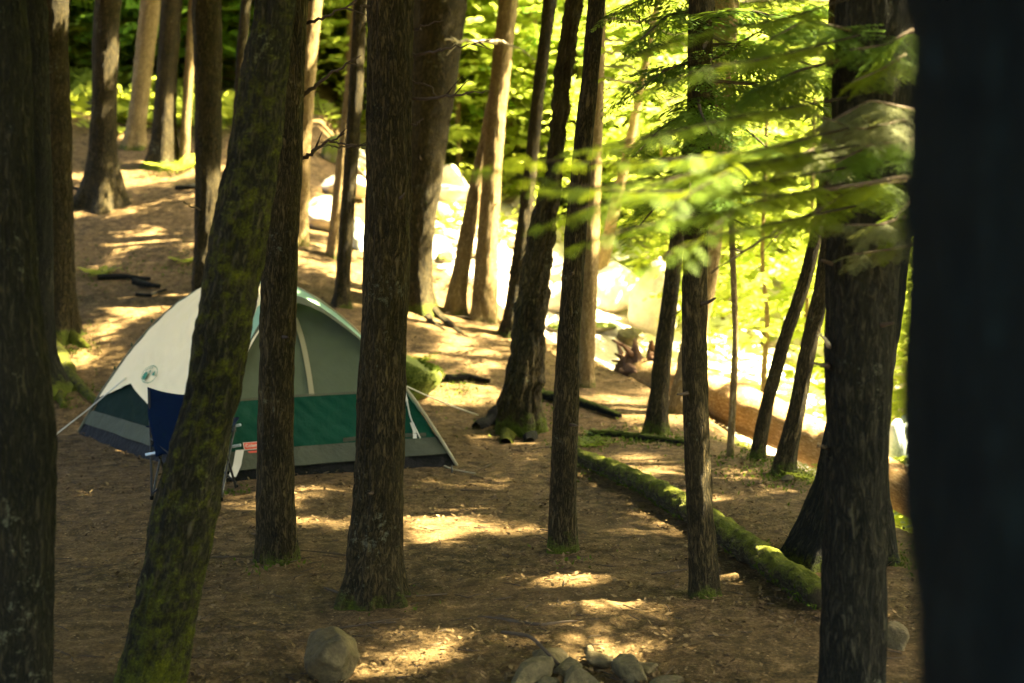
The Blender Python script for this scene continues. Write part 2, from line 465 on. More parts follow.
# ------------------------------------------------------------------ shade map: where the canopy has its gaps
PATCH = []   # ground ellipses that stay sunny (x, y, rx, ry)
def patch(px, row, wpx, hpx):
    c = ground(px, row); a = ground(px, row - hpx / 2); b = ground(px, row + hpx / 2)
    k = .62 if row > 560 else 1
    PATCH.append((c[0], c[1], wpx / 2 / F * c[1] * k - (.04 if row > 560 else 0), max(.10, abs(a[1] - b[1]) / 2) * k - (.05 if row > 560 else 0)))
for q in [(455, 535, 95, 40), (420, 520, 60, 20), (330, 526, 62, 14), (250, 515, 50, 10), (548, 648, 52, 22), (590, 580, 60, 20),
          (575, 598, 30, 10), (690, 626, 45, 18), (632, 622, 30, 12), (670, 655, 50, 10), (520, 598, 30, 8), (440, 652, 40, 12),
          (300, 487, 90, 10), (215, 497, 60, 8), (90, 490, 44, 8), (85, 525, 40, 8), (140, 545, 24, 8), (455, 395, 110, 30), (450, 435, 40, 10),
          (470, 360, 90, 26), (400, 300, 120, 40), (140, 312, 90, 14), (115, 243, 100, 14), (215, 262, 60, 10), (95, 268, 50, 10), (150, 285, 50, 8),
          (92, 215, 60, 8), (185, 195, 60, 10), (200, 215, 50, 8), (110, 180, 50, 10), (200, 170, 40, 8), (95, 350, 36, 8), (105, 370, 50, 10),
          (180, 680, 90, 10), (620, 455, 60, 8), (610, 400, 80, 20), (740, 500, 50, 8), (690, 470, 30, 6), (500, 470, 30, 6), (525, 450, 40, 8),
          (760, 480, 40, 6), (400, 640, 26, 8), (565, 612, 40, 12), (612, 588, 30, 10), (600, 640, 24, 8), (655, 600, 26, 8), (535, 575, 26, 8), (480, 585, 24, 8), (500, 560, 30, 8), (460, 610, 24, 6), (610, 530, 26, 8), (640, 520, 24, 6), (500, 505, 26, 8), (410, 480, 30, 8), (110, 560, 24, 8), (90, 600, 24, 6), (895, 640, 26, 10), (890, 625, 18, 8), (640, 560, 40, 8), (620, 500, 30, 8)]:
    patch(*q)
def patch3(px, row, y, rx, ry):
    p = at(px, row, y); g = p.copy()
    for _ in range(3): g = p - SUN * ((p[2] - float(terrain(g[0], g[1]))) / SUN[2])
    PATCH.append((g[0], g[1], rx, ry))
LOGP = [(600, 468), (630, 482), (660, 500), (690, 518), (715, 535), (745, 557), (770, 575), (795, 592)]
for px, row in LOGP:
    g_ = ground(px, row); patch3(px, row, float(g_[1]), .16, .12)
for q in [(232, 300, 5.6, .04, .05), (262, 110, 5.6, .04, .05), (180, 520, 5.6, .04, .05), (590, 185, 3.4, .35, .2), (520, 165, 3.35, .25, .15), (690, 225, 3.4, .3, .15), (640, 260, 3.3, .15, .1), (885, 235, 4.85, .12, .1), (790, 200, 4.7, .2, .1), (760, 60, 7.0, .3, .15), (660, 110, 6.8, .2, .1),
          (700, 170, 6.4, .15, .1), (800, 60, 5.1, .2, .1), (250, 300, 11.2, .25, .2), (300, 296, 11.0, .2, .1), (180, 350, 11.6, .25, .2), (640, 490, 9.6, .15, .1), (720, 540, 8.2, .15, .1), (788, 585, 7.4, .15, .1), (600, 470, 10.5, .12, .12), (670, 508, 9.0, .12, .1), (750, 560, 7.8, .12, .1), (700, 405, 14.2, .3, .3), (740, 420, 13.6, .3, .3), (780, 440, 13.0, .3, .3), (815, 455, 12.4, .3, .3), (655, 370, 15, .3, .3), (205, 470, 5.6, .05, .1), (418, 372, 13.4, .12, .12),
          (230, 250, 5.6, .05, .05), (375, 420, 7.0, .03, .03), (100, 80, 19, .3, .3)]:
    patch3(*q)
PT = np.array(PATCH)
def shade(gx, gy):
    gx = np.asarray(gx); gy = np.asarray(gy)
    p = np.full(gx.shape, 1.0)
    wx = gx + (fbm(gx * 2.2, gy * 2.2, seed=61, octv=2) - .5) * .5; wy = gy + (fbm(gx * 2.2, gy * 2.2, seed=67, octv=2) - .5) * .5
    for x, y, a, b in PT:
        r = ((wx - x) / (a + .20)) ** 2 + ((wy - y) / (b + .28)) ** 2
        p = np.where(r < 1, 0.0, p)
    n = fbm(gx * 1.3, gy * 1.3, seed=77, octv=3)
    hill = sst(12.5, 15, gy)
    p = np.where((n > .635 - .105 * hill), 0.0, p)                     # scattered small gaps
    open_ = sst(-.75, .1, gx - edge_x(gy)) * sst(9.0, 11.5, gy)       # over the stream
    open_ = np.maximum(open_, sst(15.5, 17.5, gy) * sst(-2.6, -1.2, gx))
    p = p * (1 - .85 * sst(21.5, 24.5, gy))                          # the woods beyond stand in the sun
    n2 = fbm(gx * .6, gy * .6, seed=91, octv=2)
    p = p * (1 - open_ * np.where((n2 > .60) & (gx < 0), .75, 1.0))
    return p
def sun_keep(P, rs=RS):
    g = P[:, :2].copy(); z = np.zeros(len(P))
    for _ in range(2):
        t = (P[:, 2] - z) / SUN[2]
        g = P[:, :2] - SUN[None, :2] * t[:, None]
        z = np.clip(terrain(g[:, 0], g[:, 1]), -1, 3.5)
    return rs.rand(len(P)) < shade(g[:, 0], g[:, 1])

# ------------------------------------------------------------------ trees
def trunk_mesh(name, PX, parent, m, r_h=None, seg=40, dz=.04, zfine=5.5, flare=.5, moss=0., mossbase=.6, rough=1.0, seed=0, top=None, lump=0.):
    """PX: (z, x, y, r) control rows bottom to top in world space"""
    PX = np.array(PX, float); z0 = PX[0, 0]; z1 = PX[-1, 0]
    zs = [z0 - .18]
    while zs[-1] < min(z1, zfine): zs.append(zs[-1] + dz)
    while zs[-1] < z1: zs.append(zs[-1] + .5)
    zs = np.array(zs)
    zd = np.arange(z0 - .6, z1 + .6, .05)
    def sm(k):
        v = np.interp(zd, PX[:, 0], PX[:, k])
        # extrapolate ends
        s0 = (PX[1, k] - PX[0, k]) / (PX[1, 0] - PX[0, 0]); s1 = (PX[-1, k] - PX[-2, k]) / (PX[-1, 0] - PX[-2, 0])
        if k != 3: v = np.where(zd < PX[0, 0], PX[0, k] + s0 * (zd - PX[0, 0]), v); v = np.where(zd > PX[-1, 0], PX[-1, k] + s1 * (zd - PX[-1, 0]), v)
        w = np.hanning(13); w /= w.sum()
        vp = np.pad(v, 6, mode='reflect', reflect_type='odd')
        return np.interp(zs, zd, np.convolve(vp, w, 'valid'))
    x, y, r = sm(1), sm(2), np.maximum(sm(3), .012)
    h = zs - z0
    rs = np.random.RandomState(seed + 5)
    th = np.arange(seg) / seg * 2 * np.pi
    TH, HH = np.meshgrid(th, h)
    rr = np.repeat(r[:, None], seg, 1)
    nl = rs.randint(4, 7); ph = rs.uniform(0, 6.28); ph2 = rs.uniform(0, 6.28)
    lob = .6 + .55 * np.cos(nl * TH + ph) + .35 * np.cos((nl - 2) * TH + ph2)
    rb = float(np.median(r[:8])) if len(r) > 8 else float(r[0])
    fl = flare * np.exp(-np.maximum(HH, -.1) / (1.1 * rb + .03)) * np.maximum(lob, .1)
    rr = rr * (1 + .12 * np.exp(-HH / .5) * np.clip(flare * 2, 0, 1)) + rb * fl
    # bark relief
    U = TH / (2 * np.pi)
    K = max(8, int(2 * np.pi * rb / .035))
    n1 = vn(U * K, HH / .16 + 3 * vn(U * 3, HH * 2, seed=seed, perx=3), seed=seed + 1, perx=K)
    K2 = K * 2
    n2 = vn(U * K2, HH / .05, seed=seed + 2, perx=K2)
    n3 = vn(U * 4, HH / .35, seed=seed + 3, perx=4)
    rid = 1 - np.abs(n1 - .5) * 2
    amp = min(.012, rb * .085) * rough
    rr = rr + amp * (rid - .5) * 1.3 + amp * .6 * (n2 - .5) + rb * .10 * (n3 - .5)
    if lump: rr = rr + lump * (vn(U * 8, HH / .09, seed=seed + 8, perx=8) - .4) + lump * .5 * (vn(U * 24, HH / .03, seed=seed + 9, perx=24) - .5)
    X = x[:, None] + rr * np.cos(TH); Y = y[:, None] + rr * np.sin(TH); Z = np.repeat(zs[:, None], seg, 1)
    V = np.stack([X, Y, Z], -1).reshape(-1, 3)
    n = len(zs)
    i = np.arange(n - 1)[:, None]; j = np.arange(seg)[None]
    Q = np.stack([i * seg + j, i * seg + (j + 1) % seg, (i + 1) * seg + (j + 1) % seg, (i + 1) * seg + j], -1).reshape(-1, 4)
    off = rs.uniform(0, 20)
    bk = np.stack([np.cos(TH) * np.maximum(r[:, None], rb * .6) + off, np.sin(TH) * np.maximum(r[:, None], rb * .6), HH + off], -1).reshape(-1, 3)
    ms = (moss + mossbase * np.exp(-np.maximum(HH, 0) / .14) + .15 * (n3 - .5)).ravel()
    o = mesh_np('trunk', V, Q, m, parent, {'bk': bk, 'moss': ms}, True)
    return o, (zs, x, y, r)

def crown_mesh(parent, ax, ay, z0, z1, rad, n, lod=2, m=None, name='crown', filt=True, size=(.45, .8), seed=1, flat=.6):
    rs = np.random.RandomState(seed)
    t = rs.rand(n) ** .8
    z = z0 + (z1 - z0) * t
    rmax = rad * (1 - .75 * t) * (.75 + .5 * rs.rand(n))
    # branch-clustered angles
    nb = 26
    ba = rs.uniform(0, 2 * np.pi, nb); k = (t * 9).astype(int)
    ang = ba[(k * 5 + rs.randint(0, 5, n)) % nb] + rs.normal(0, .22, n)
    rr = rmax * np.sqrt(rs.uniform(.03, 1, n))
    P = np.stack([ax(z) + rr * np.cos(ang), ay(z) + rr * np.sin(ang), z - .12 * rr], 1)
    if filt:
        P0 = P.copy(); P0[:, 0] += .2 * np.cos(ang); P0[:, 1] += .2 * np.sin(ang)
        s = sun_keep(P0, rs); P = P[s]; ang = ang[s]
    if len(P) < 3: return None
    a2 = ang + rs.normal(0, .6, len(P))
    D = np.stack([np.cos(a2), np.sin(a2), rs.uniform(-.35, .1, len(P))], 1)
    V, Q, A = place(FR[lod] if lod < 3 else LS, P, D, rs.uniform(*size, len(P)), rs=rs)
    b = Buf()
    for k in range(22):
        tt = rs.rand(); zz = z0 + (z1 - z0) * tt; a = rs.uniform(0, 6.28); L = rad * (1 - .7 * tt); d = np.array([math.cos(a), math.sin(a), 0])
        tube([np.array([ax(zz), ay(zz), zz]) + d * L * q + np.array([0, 0, -.12 * L * q * q]) for q in np.linspace(0, 1, 4)], [.025, .02, .013, .005], 4, b)
    LV, LQ = np.vstack(b.V), np.vstack(b.Q)
    mi = np.concatenate([np.zeros(len(Q)), np.ones(len(LQ))])
    return mesh_np(name, np.vstack([V, LV]), np.vstack([Q, LQ + len(V)]), [m or HEM, TWIG], parent, {'rnd': np.concatenate([A, np.zeros(len(LV))])}, mi=mi)

TREES = []
def tree(name, label, base, ctrl, Y=None, m=None, mz=None, Htop=15, crown=(5.8, 14.5, 3.0, 1700), group=None, cat='tree', dy=0., seed=None, **kw):
    """base: (px,row) of the visible foot, or None with depth Y; ctrl: [(px,row,width_px)] bottom to top"""
    seed = len(TREES) * 13 + 5 if seed is None else seed
    if base is not None:
        g = ground(*base); Y = g[1]; bx, bz = g[0], g[2]
    pts = []
    for px, row, w in ctrl:
        p = at(px, row, Y); pts.append([p[2], p[0], Y, w / 2 / F * Y])
    pts.sort(key=lambda q: q[0])
    if base is None:
        a, b_ = pts[0], pts[1]; s = (b_[1] - a[1]) / (b_[0] - a[0])
        bz = float(terrain(a[1], Y)); bx = a[1] + s * (bz - a[0])
        bz = float(terrain(bx, Y))
    z_lo = pts[0][0]
    if z_lo > bz + .04: pts.insert(0, [bz, bx, Y, pts[0][3] * 1.04])
    bz = pts[0][0]
    for p in pts: p[2] = Y + dy * (p[0] - bz)
    # upward extension
    a, b_ = pts[-2], pts[-1]; s = (b_[1] - a[1]) / max(.3, (b_[0] - a[0]))
    s = max(-.2, min(.2, s)); x = b_[1]; z = b_[0]; r0 = b_[3]; zt = Htop + bz; r = r0
    while z < zt - 1:
        z += 1.5; x += s * 1.5; s *= .8
        pts.append([z, x, b_[2], max(.02, r0 * (1 - .9 * (z - b_[0]) / (zt - b_[0])))])
    root = thing(name, label, cat, (pts[0][1], Y, float(terrain(pts[0][1], Y))), group)
    o, (zs, xs, ys, rs_) = trunk_mesh(name, pts, root, m or BARK, seed=seed, **kw)
    ax = lambda q: np.interp(q, zs, xs); ay = lambda q: np.interp(q, zs, ys)
    if crown:
        z0, z1, rad, n = crown
        if Y > 9: rad = max(rad, 2.8); n = int(n * 2)
        crown_mesh(root, ax, ay, z0 + max(bz, 0), z1 + max(bz, 0), rad, n, seed=seed)
    t = dict(root=root, ax=ax, ay=ay, r=lambda q: float(np.interp(q, zs, rs_)), Y=Y, bz=bz)
    TREES.append(t); return t

# ---- foreground trees
T1 = tree('hemlock_tree', 'thick dark furrowed trunk cut by the left edge of the photo', None, [(2, 600, 95), (7, 450, 96), (0, 300, 76), (-14, 0, 72)], Y=5.0, m=BARK_DEEP, seg=110, dz=.02, crown=(5.0, 13, 2.2, 800), flare=.2, moss=.12)
BARK_SHADED = bark_mat('bark_shaded', (.001, .003, .003), (.003, .008, .008), (.006, .014, .014))  # dark teal shade of the nearest trunk put into its bark colour
T31 = tree('hemlock_tree', 'very dark blurred trunk filling the right edge, nearest to the viewer', None, [(1088, 683, 338), (1087, 341, 338), (1089, 0, 338)], Y=1.35, m=BARK_SHADED, seg=110, dz=.02, crown=(4.5, 12, 2.2, 800), flare=.1, mossbase=.1, zfine=3.5)
T10 = tree('leaning_tree', 'moss covered leaning trunk crossing in front of the tent and blue chair', None,
           [(148, 683, 60), (170, 590, 62), (192, 480, 62), (214, 390, 50), (228, 300, 55), (244, 200, 56), (262, 100, 46), (276, 0, 36)],
           Y=5.6, m=BARK_MOSSY, seg=110, dz=.018, flare=.15, moss=.43, lump=.016, crown=(5.0, 12, 2.0, 700), mossbase=.2)
T29 = tree('hemlock_tree', 'tall dark furrowed trunk with broken branch stubs, beside the nearest trunk at right', None,
           [(852, 660, 64), (857, 450, 62), (861, 300, 66), (868, 150, 70), (876, 0, 76)], Y=5.3, m=BARK_DEEP, seg=110, dz=.02, flare=.15, crown=(5.0, 13, 2.2, 900), moss=.02)
T14 = tree('hemlock_tree', 'thick furrowed trunk right in front of the tent door, with wide flared foot', (373, 603),
           [(374, 575, 52), (378, 500, 49), (384, 350, 45), (389, 200, 44), (390, 0, 43)], seg=110, dz=.02, flare=.42, crown=(5.0, 13, 2.3, 900), moss=.05)
T11 = tree('hemlock_tree', 'straight reddish brown trunk in front of the tent, right of the mossy leaning trunk', (276, 560),
           [(276, 530, 37), (275, 430, 34), (278, 300, 34), (284, 150, 35), (289, 0, 36)], seg=90, dz=.02, flare=.18, crown=(5.5, 14, 2.2, 900), moss=.03)
T19 = tree('hemlock_tree', 'slim dark trunk standing beside the upper end of the mossy log', (563, 551),
           [(563, 520, 26), (566, 420, 25), (571, 300, 22), (582, 150, 18), (589, 86, 17), (597, 0, 16)], seg=72, dz=.025, flare=.22, crown=(5.5, 13, 2.0, 700), moss=.08)
T22 = tree('hemlock_tree', 'slim dark trunk in front of the mossy log, green sprays across its upper part', (704, 595),
           [(703, 560, 28), (697, 450, 25), (694, 300, 24), (698, 150, 24), (702, 0, 24)], seg=72, dz=.025, flare=.2, crown=(5.5, 13, 2.0, 700), moss=.05)
T30 = tree('hemlock_tree', 'dark leaning trunk with wide spreading foot behind the stubby trunk at right', (838, 562),
           [(844, 535, 78), (850, 480, 60), (862, 400, 54), (878, 300, 50), (892, 200, 46), (905, 0, 44)], seg=90, dz=.03, flare=.45, m=BARK_DARK, crown=(6, 14, 2.2, 800), moss=.05)
# ---- middle distance
TM = tree('mossy_tree', 'gnarled dark trunk with mossy flared roots in the middle of the clearing', (520, 432),
          [(519, 408, 38), (526, 370, 32), (529, 330, 30), (533, 290, 30), (541, 240, 24), (554, 172, 15), (562, 86, 14), (574, 0, 15)],
          seg=90, dz=.03, m=BARK, flare=.3, moss=.2, mossbase=.75, rough=1.8, lump=.03, crown=(6, 14, 2.2, 800))
T18 = tree('hemlock_tree', 'slender dark trunk rising just behind the gnarled mossy trunk', (513, 336), [(514, 320, 20), (520, 260, 15), (530, 172, 12), (539, 86, 12), (550, 0, 13)], seg=40, flare=.5, crown=(6, 14, 2, 600))
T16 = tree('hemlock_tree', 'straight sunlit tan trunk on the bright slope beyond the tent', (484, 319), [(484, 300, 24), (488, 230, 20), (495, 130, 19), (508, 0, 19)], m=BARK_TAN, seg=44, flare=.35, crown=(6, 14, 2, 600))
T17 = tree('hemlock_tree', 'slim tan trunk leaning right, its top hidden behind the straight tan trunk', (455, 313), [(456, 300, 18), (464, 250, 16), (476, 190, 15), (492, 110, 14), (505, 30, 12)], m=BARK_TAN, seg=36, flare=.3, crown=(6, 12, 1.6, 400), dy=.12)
T15 = tree('leaning_tree', 'big trunk leaning right behind the thick trunk, above the tent', (416, 308), [(416, 296, 27), (417, 250, 29), (420, 200, 36), (428, 130, 42), (440, 0, 54)], seg=80, dz=.03, flare=.6, moss=.1, crown=(6, 14, 2.4, 900))
T15b = tree('hemlock_tree', 'narrow grey trunk glimpsed between two big trunks above the tent', (418, 300), [(419, 250, 12), (421, 120, 14), (423, 0, 15)], m=BARK, seg=30, flare=.1, crown=(6, 13, 1.6, 400), seed=901)
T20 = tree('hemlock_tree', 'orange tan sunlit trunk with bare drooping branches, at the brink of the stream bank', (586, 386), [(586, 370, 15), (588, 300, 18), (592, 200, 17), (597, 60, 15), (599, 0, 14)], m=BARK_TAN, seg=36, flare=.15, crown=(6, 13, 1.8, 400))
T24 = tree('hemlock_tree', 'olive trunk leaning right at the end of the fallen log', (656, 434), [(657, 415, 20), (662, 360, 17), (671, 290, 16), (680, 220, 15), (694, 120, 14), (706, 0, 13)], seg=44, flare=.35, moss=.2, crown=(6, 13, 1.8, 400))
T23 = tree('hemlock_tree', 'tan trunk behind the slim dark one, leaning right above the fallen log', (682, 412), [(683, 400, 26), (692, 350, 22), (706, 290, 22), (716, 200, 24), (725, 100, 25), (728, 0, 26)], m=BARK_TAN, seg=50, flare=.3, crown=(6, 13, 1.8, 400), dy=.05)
T27 = tree('leaning_sapling', 'thin dark stem bending right, left one of the leaning pair on the bank', (757, 459), [(758, 450, 14), (768, 400, 13), (784, 340, 13), (806, 280, 13), (824, 200, 12), (832, 60, 12)], seg=40, flare=.25, moss=.12, crown=(6, 12, 1.6, 300))
T28 = tree('leaning_sapling', 'thicker dark stem leaning right, right one of the leaning pair on the bank', (783, 474), [(784, 462, 19), (795, 420, 16), (808, 350, 16), (822, 290, 17), (836, 200, 16), (850, 60, 15)], seg=40, flare=.35, moss=.08, crown=(6, 12, 1.6, 300))
# ---- left slope
T2 = tree('hemlock_tree', 'shadowed trunk with a mossy root mound, between the left edge trunk and its neighbour', (46, 392), [(38, 370, 34), (37, 250, 30), (34, 100, 28), (32, 0, 27)], seg=60, dz=.03, flare=.5, moss=.1, mossbase=.9, m=BARK_DARK)
T3 = tree('hemlock_tree', 'dark trunk with mossy foot on the slope left of the tent', (60, 336), [(59, 310, 31), (59, 200, 27), (57, 100, 25), (55, 0, 25)], seg=60, dz=.03, flare=.35, mossbase=.8, m=BARK)
T4 = tree('hemlock_tree', 'broad footed dark trunk high on the left slope', (100, 205), [(102, 185, 30), (103, 130, 24), (105, 60, 24), (108, 0, 25)], seg=60, dz=.04, flare=.7, mossbase=.4)
T5 = tree('hemlock_tree', 'trunk leaning right at the top of the left slope, pale on its right side', (134, 148), [(136, 130, 17), (143, 70, 18), (151, 0, 20)], seg=40, dz=.05, flare=.4, m=BARK_TAN)
T6 = tree('hemlock_tree', 'dark trunk with mossy foot at the top of the left slope, leaning slightly right', (163, 166), [(164, 145, 22), (166, 90, 20), (172, 0, 21)], seg=48, dz=.05, flare=.6, mossbase=.7)
T7 = tree('hemlock_tree', 'slender pale trunk at the top of the slope behind the others', (184, 166), [(186, 120, 9), (190, 60, 9), (193, 0, 9)], seg=24, dz=.08, flare=.2, m=BARK_TAN, crown=(5, 12, 1.5, 300))
T8 = tree('hemlock_tree', 'straight dark trunk rising behind the mossy leaning trunk, its foot just above the tent', (206, 300), [(206, 280, 25), (208, 200, 24), (208, 100, 26), (207, 0, 28)], seg=56, dz=.03, flare=.3)
T9 = tree('hemlock_tree', 'thin dark stem beside the top of the mossy leaning trunk', (236, 190), [(238, 120, 10), (241, 60, 10), (246, 0, 10)], seg=24, dz=.08, flare=.2, crown=(5, 12, 1.5, 300))
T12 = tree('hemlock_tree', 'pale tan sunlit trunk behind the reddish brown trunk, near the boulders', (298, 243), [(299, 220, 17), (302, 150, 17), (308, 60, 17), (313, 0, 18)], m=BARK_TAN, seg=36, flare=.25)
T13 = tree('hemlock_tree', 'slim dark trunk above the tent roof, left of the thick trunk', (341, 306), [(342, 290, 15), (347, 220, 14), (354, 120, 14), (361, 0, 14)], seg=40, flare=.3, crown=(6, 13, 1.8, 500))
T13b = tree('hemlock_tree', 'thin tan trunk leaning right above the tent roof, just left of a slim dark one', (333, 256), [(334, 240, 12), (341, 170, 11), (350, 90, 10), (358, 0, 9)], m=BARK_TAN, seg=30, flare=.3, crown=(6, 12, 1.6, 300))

# ---- shade trees: some added behind the nearer trunks, the rest out of frame
for k, (px, y) in enumerate([(388, 24.0), (208, 27.5), (570, 26.5), (700, 25.0), (283, 30.0), (385, 30.5), (848, 22.5)]):
    p = at(px, 200, y); x = float(p[0]); z = float(terrain(x, y)); 
    root = thing('added_shade_tree', 'tall straight tree added far behind the nearer trunks for its shade', 'tree', (x, y, z), 'shade trees added behind the nearer trunks')
    o, (zs, xs, ys, rs_) = trunk_mesh('trunk', [(z, x, y, .14), (z + 6, x, y, .12), (z + 17, x, y, .03)], root, BARK, seed=330 + k, seg=20, dz=.2, flare=.4)
    ax = lambda q: np.interp(q, zs, xs); ay = lambda q: np.interp(q, zs, ys)
    crown_mesh(root, ax, ay, max(z, 0) + 5.0, z + 17, 4.0, 2600, seed=350 + k)
OFF = [(5.2, 9.6), (6.3, 12.4), (8.2, 10.6), (4.3, 7.4), (10.4, 12.6), (3.4, 4.8), (9.6, 8.0), (6.6, 6.0), (12.2, 15.0), (5.9, 3.0), (8.4, 14.2), (-4.6, 6.5), (-6.5, 9.5), (-3.2, 2.0), (-8.5, 13.5), (2.5, -1.5), (-1.5, -2.5),
       (11.5, 10.2), (7.2, 8.4), (-6.0, 3.0), (5.0, -1.0), (0.3, -4.5), (13.5, 12.5), (7.6, 15.9), (-9.5, 8.5), (-11, 14)]
for k, (x, y) in enumerate(OFF):
    z = float(terrain(x, y)); rr = RS.uniform(.13, .24); lx = RS.uniform(-.04, .04)
    root = thing('shade_tree', 'tall hemlock standing outside the photo, its crown shading the camp', 'tree', (x, y, z), 'hemlocks around the clearing out of the photo')
    o, (zs, xs, ys, rs_) = trunk_mesh('trunk', [(z, x, y, rr), (z + 4, x + lx * 4, y, rr * .85), (z + 15.5, x + lx * 15, y, .03)], root, BARK, seed=400 + k, seg=24, dz=.25, flare=.4)
    ax = lambda q: np.interp(q, zs, xs); ay = lambda q: np.interp(q, zs, ys)
    crown_mesh(root, ax, ay, max(z, 0) + 4.8, 15.5, 3.0, 1700, seed=500 + k)

# ------------------------------------------------------------------ ground sheet
def axis(spans):
    out = []
    for a, b, s in spans: out += list(np.arange(a, b, s))
    return np.array(sorted(set(round(float(q), 4) for q in out)))
gx = axis([(-90, -20, 5), (-20, -7, .5), (-7, 5, .05), (5, 12, .25), (12, 24, 1), (24, 91, 6)])
gy = axis([(-60, -4, 4), (-4, 4.5, .5), (4.5, 14, .05), (14, 22, .1), (22, 45, .4), (45, 110, 3)])
GX, GY = np.meshgrid(gx, gy)
GZ = terrain(GX, GY)
near = (GX > -8) & (GX < 6) & (GY > 4) & (GY < 24)
GZ = GZ + np.where(near, .012 * (fbm(GX * 9, GY * 9, seed=31, octv=2) - .5) * 2, 0)
V = np.stack([GX, GY, GZ], -1).reshape(-1, 3); nx = len(gx); ny = len(gy)
i = np.arange(ny - 1)[:, None]; j = np.arange(nx - 1)[None]
Q = np.stack([i * nx + j, i * nx + j + 1, (i + 1) * nx + j + 1, (i + 1) * nx + j], -1).reshape(-1, 4)
moss = np.zeros(len(V))
MOSSY = [((62, 342), .35, .5), ((60, 395), .35, .6), ((75, 352), .3, .35), ((592, 440), .45, .5), ((640, 440), .5, .35), ((700, 442), .4, .3), ((420, 385), .6, .5), ((520, 425), .5, .3),
         ((235, 492), .12, .45), ((570, 555), .22, .35), ((790, 478), .5, .5), ((760, 462), .5, .5), ((900, 560), .5, .5), ((455, 385), .3, .25), ((590, 470), .3, .3), ((275, 565), .2, .2),
         ((163, 172), .8, .35), ((85, 275), .8, .3), ((190, 265), .4, .3), ((375, 605), .25, .15), ((820, 560), .4, .2), ((655, 436), .5, .4), ((560, 400), .5, .3)]
for (px, row), rad, a in MOSSY:
    g = ground(px, row); moss = np.maximum(moss, a * np.exp(-(((V[:, 0] - g[0]) ** 2 + ((V[:, 1] - g[1]) * .7) ** 2) / rad ** 2)))
bm = bedmask(V[:, 0], V[:, 1])
moss = np.maximum(moss, .45 * np.exp(-((bm - .25) / .18) ** 2) * (V[:, 1] < 16))
hill = np.maximum(sst(27, 30, V[:, 1] + (fbm(V[:, 0], V[:, 1], seed=2) - .5) * 4), sst(6.8, 8.5, V[:, 0])) * (1 - .0 * bm)
hill = np.where(V[:, 0] < edge_x(V[:, 1]), sst(23.5, 26, V[:, 1] + (fbm(V[:, 0] * .8, V[:, 1] * .8, seed=6) - .5) * 4), hill)
gr = mesh_np('ground', V, Q, GROUND, None, {'moss': moss, 'bed': bm * (V[:, 1] > 9), 'hill': hill}, True); gr['kind'] = 'structure'

# water: a shallow ribbon down the bed
wy = np.linspace(9, 30, 80)
wc = np.interp(wy, [9, 12, 15, 18, 22, 26, 30], [5.6, 4.6, 3.9, 3.0, 2.2, 1.4, 1.0])
WV = []
for a, yy in zip(wc, wy):
    for s in np.linspace(-1, 1, 13):
        WV.append([a + s * .5, yy + .3 * s, 0])
WV = np.array(WV); tz = terrain(WV[:, 0], WV[:, 1]).reshape(80, 13)
WV[:, 2] = (np.repeat(np.median(tz, 1)[:, None], 13, 1) + .03).ravel() + .05 * (fbm(WV[:, 0] * 2, WV[:, 1] * 2, seed=8, octv=2) - .5)
i = np.arange(79)[:, None]; j = np.arange(12)[None]
wq = np.stack([i * 13 + j, i * 13 + j + 1, (i + 1) * 13 + j + 1, (i + 1) * 13 + j], -1).reshape(-1, 4)
w = mesh_np('stream_water', WV, wq, WATER, None, None, True); w['kind'] = 'structure'

# ------------------------------------------------------------------ roots
def root_part(t, pts, r0, r1, moss=.6, m=BARK_MOSSY, seed=1, up=.3):
    g = [ground(*q) for q in pts]; P = resample(np.array(g), 26)
    r = np.linspace(r0, r1, 26)
    P[:, 2] = terrain(P[:, 0], P[:, 1]) + r * np.linspace(up, -.2, 26)
    T, A, B = frames(P); seg = 14; th = np.arange(seg) / seg * 2 * np.pi
    TH, I = np.meshgrid(th, np.arange(26))
    rr = r[:, None] * (1 + .5 * (vn(TH / 6.2832 * 5, I * .5, seed=seed, perx=5) - .5))
    V = P[:, None] + rr[..., None] * (A[:, None] * np.cos(TH)[..., None] + B[:, None] * np.sin(TH)[..., None])
    i = np.arange(25)[:, None]; j = np.arange(seg)[None]
    Q = np.stack([i * seg + j, i * seg + (j + 1) % seg, (i + 1) * seg + (j + 1) % seg, (i + 1) * seg + j], -1).reshape(-1, 4)
    V = V.reshape(-1, 3)
    o = mesh_np('root', V, Q, m, None if t is None else t['root'], {'bk': V * 1.0, 'moss': np.full(len(V), moss)}, True)
    return o
root_part(T2, [(48, 352), (62, 370), (78, 388), (96, 402)], .14, .03, .6, seed=2, up=.5)
root_part(T2, [(50, 362), (58, 390), (64, 408)], .11, .03, .6, seed=3, up=.4)
root_part(T3, [(60, 333), (74, 340), (90, 348)], .12, .03, .8, seed=4)
root_part(T15, [(420, 303), (440, 318), (462, 334)], .09, .025, .35, BARK, 5)
root_part(T15, [(420, 305), (432, 324), (445, 330)], .07, .02, .3, BARK, 6)
root_part(TM, [(516, 415), (495, 422), (476, 428)], .15, .05, .25, BARK_DARK, 7, .7)
root_part(TM, [(515, 415), (508, 432), (505, 444)], .12, .05, .75, seed=8, up=.6)
root_part(TM, [(524, 415), (530, 430), (530, 442)], .12, .05, .1, BARK_DARK, 9, .6)
root_part(T30, [(845, 548), (815, 556), (780, 566)], .15, .04, .15, BARK_DARK, 10, .5)
root_part(T16, [(486, 315), (500, 322), (512, 330)], .06, .02, .2, BARK_TAN, 12)
root_part(T4, [(100, 200), (84, 192), (74, 188)], .12, .03, .1, BARK, 13)

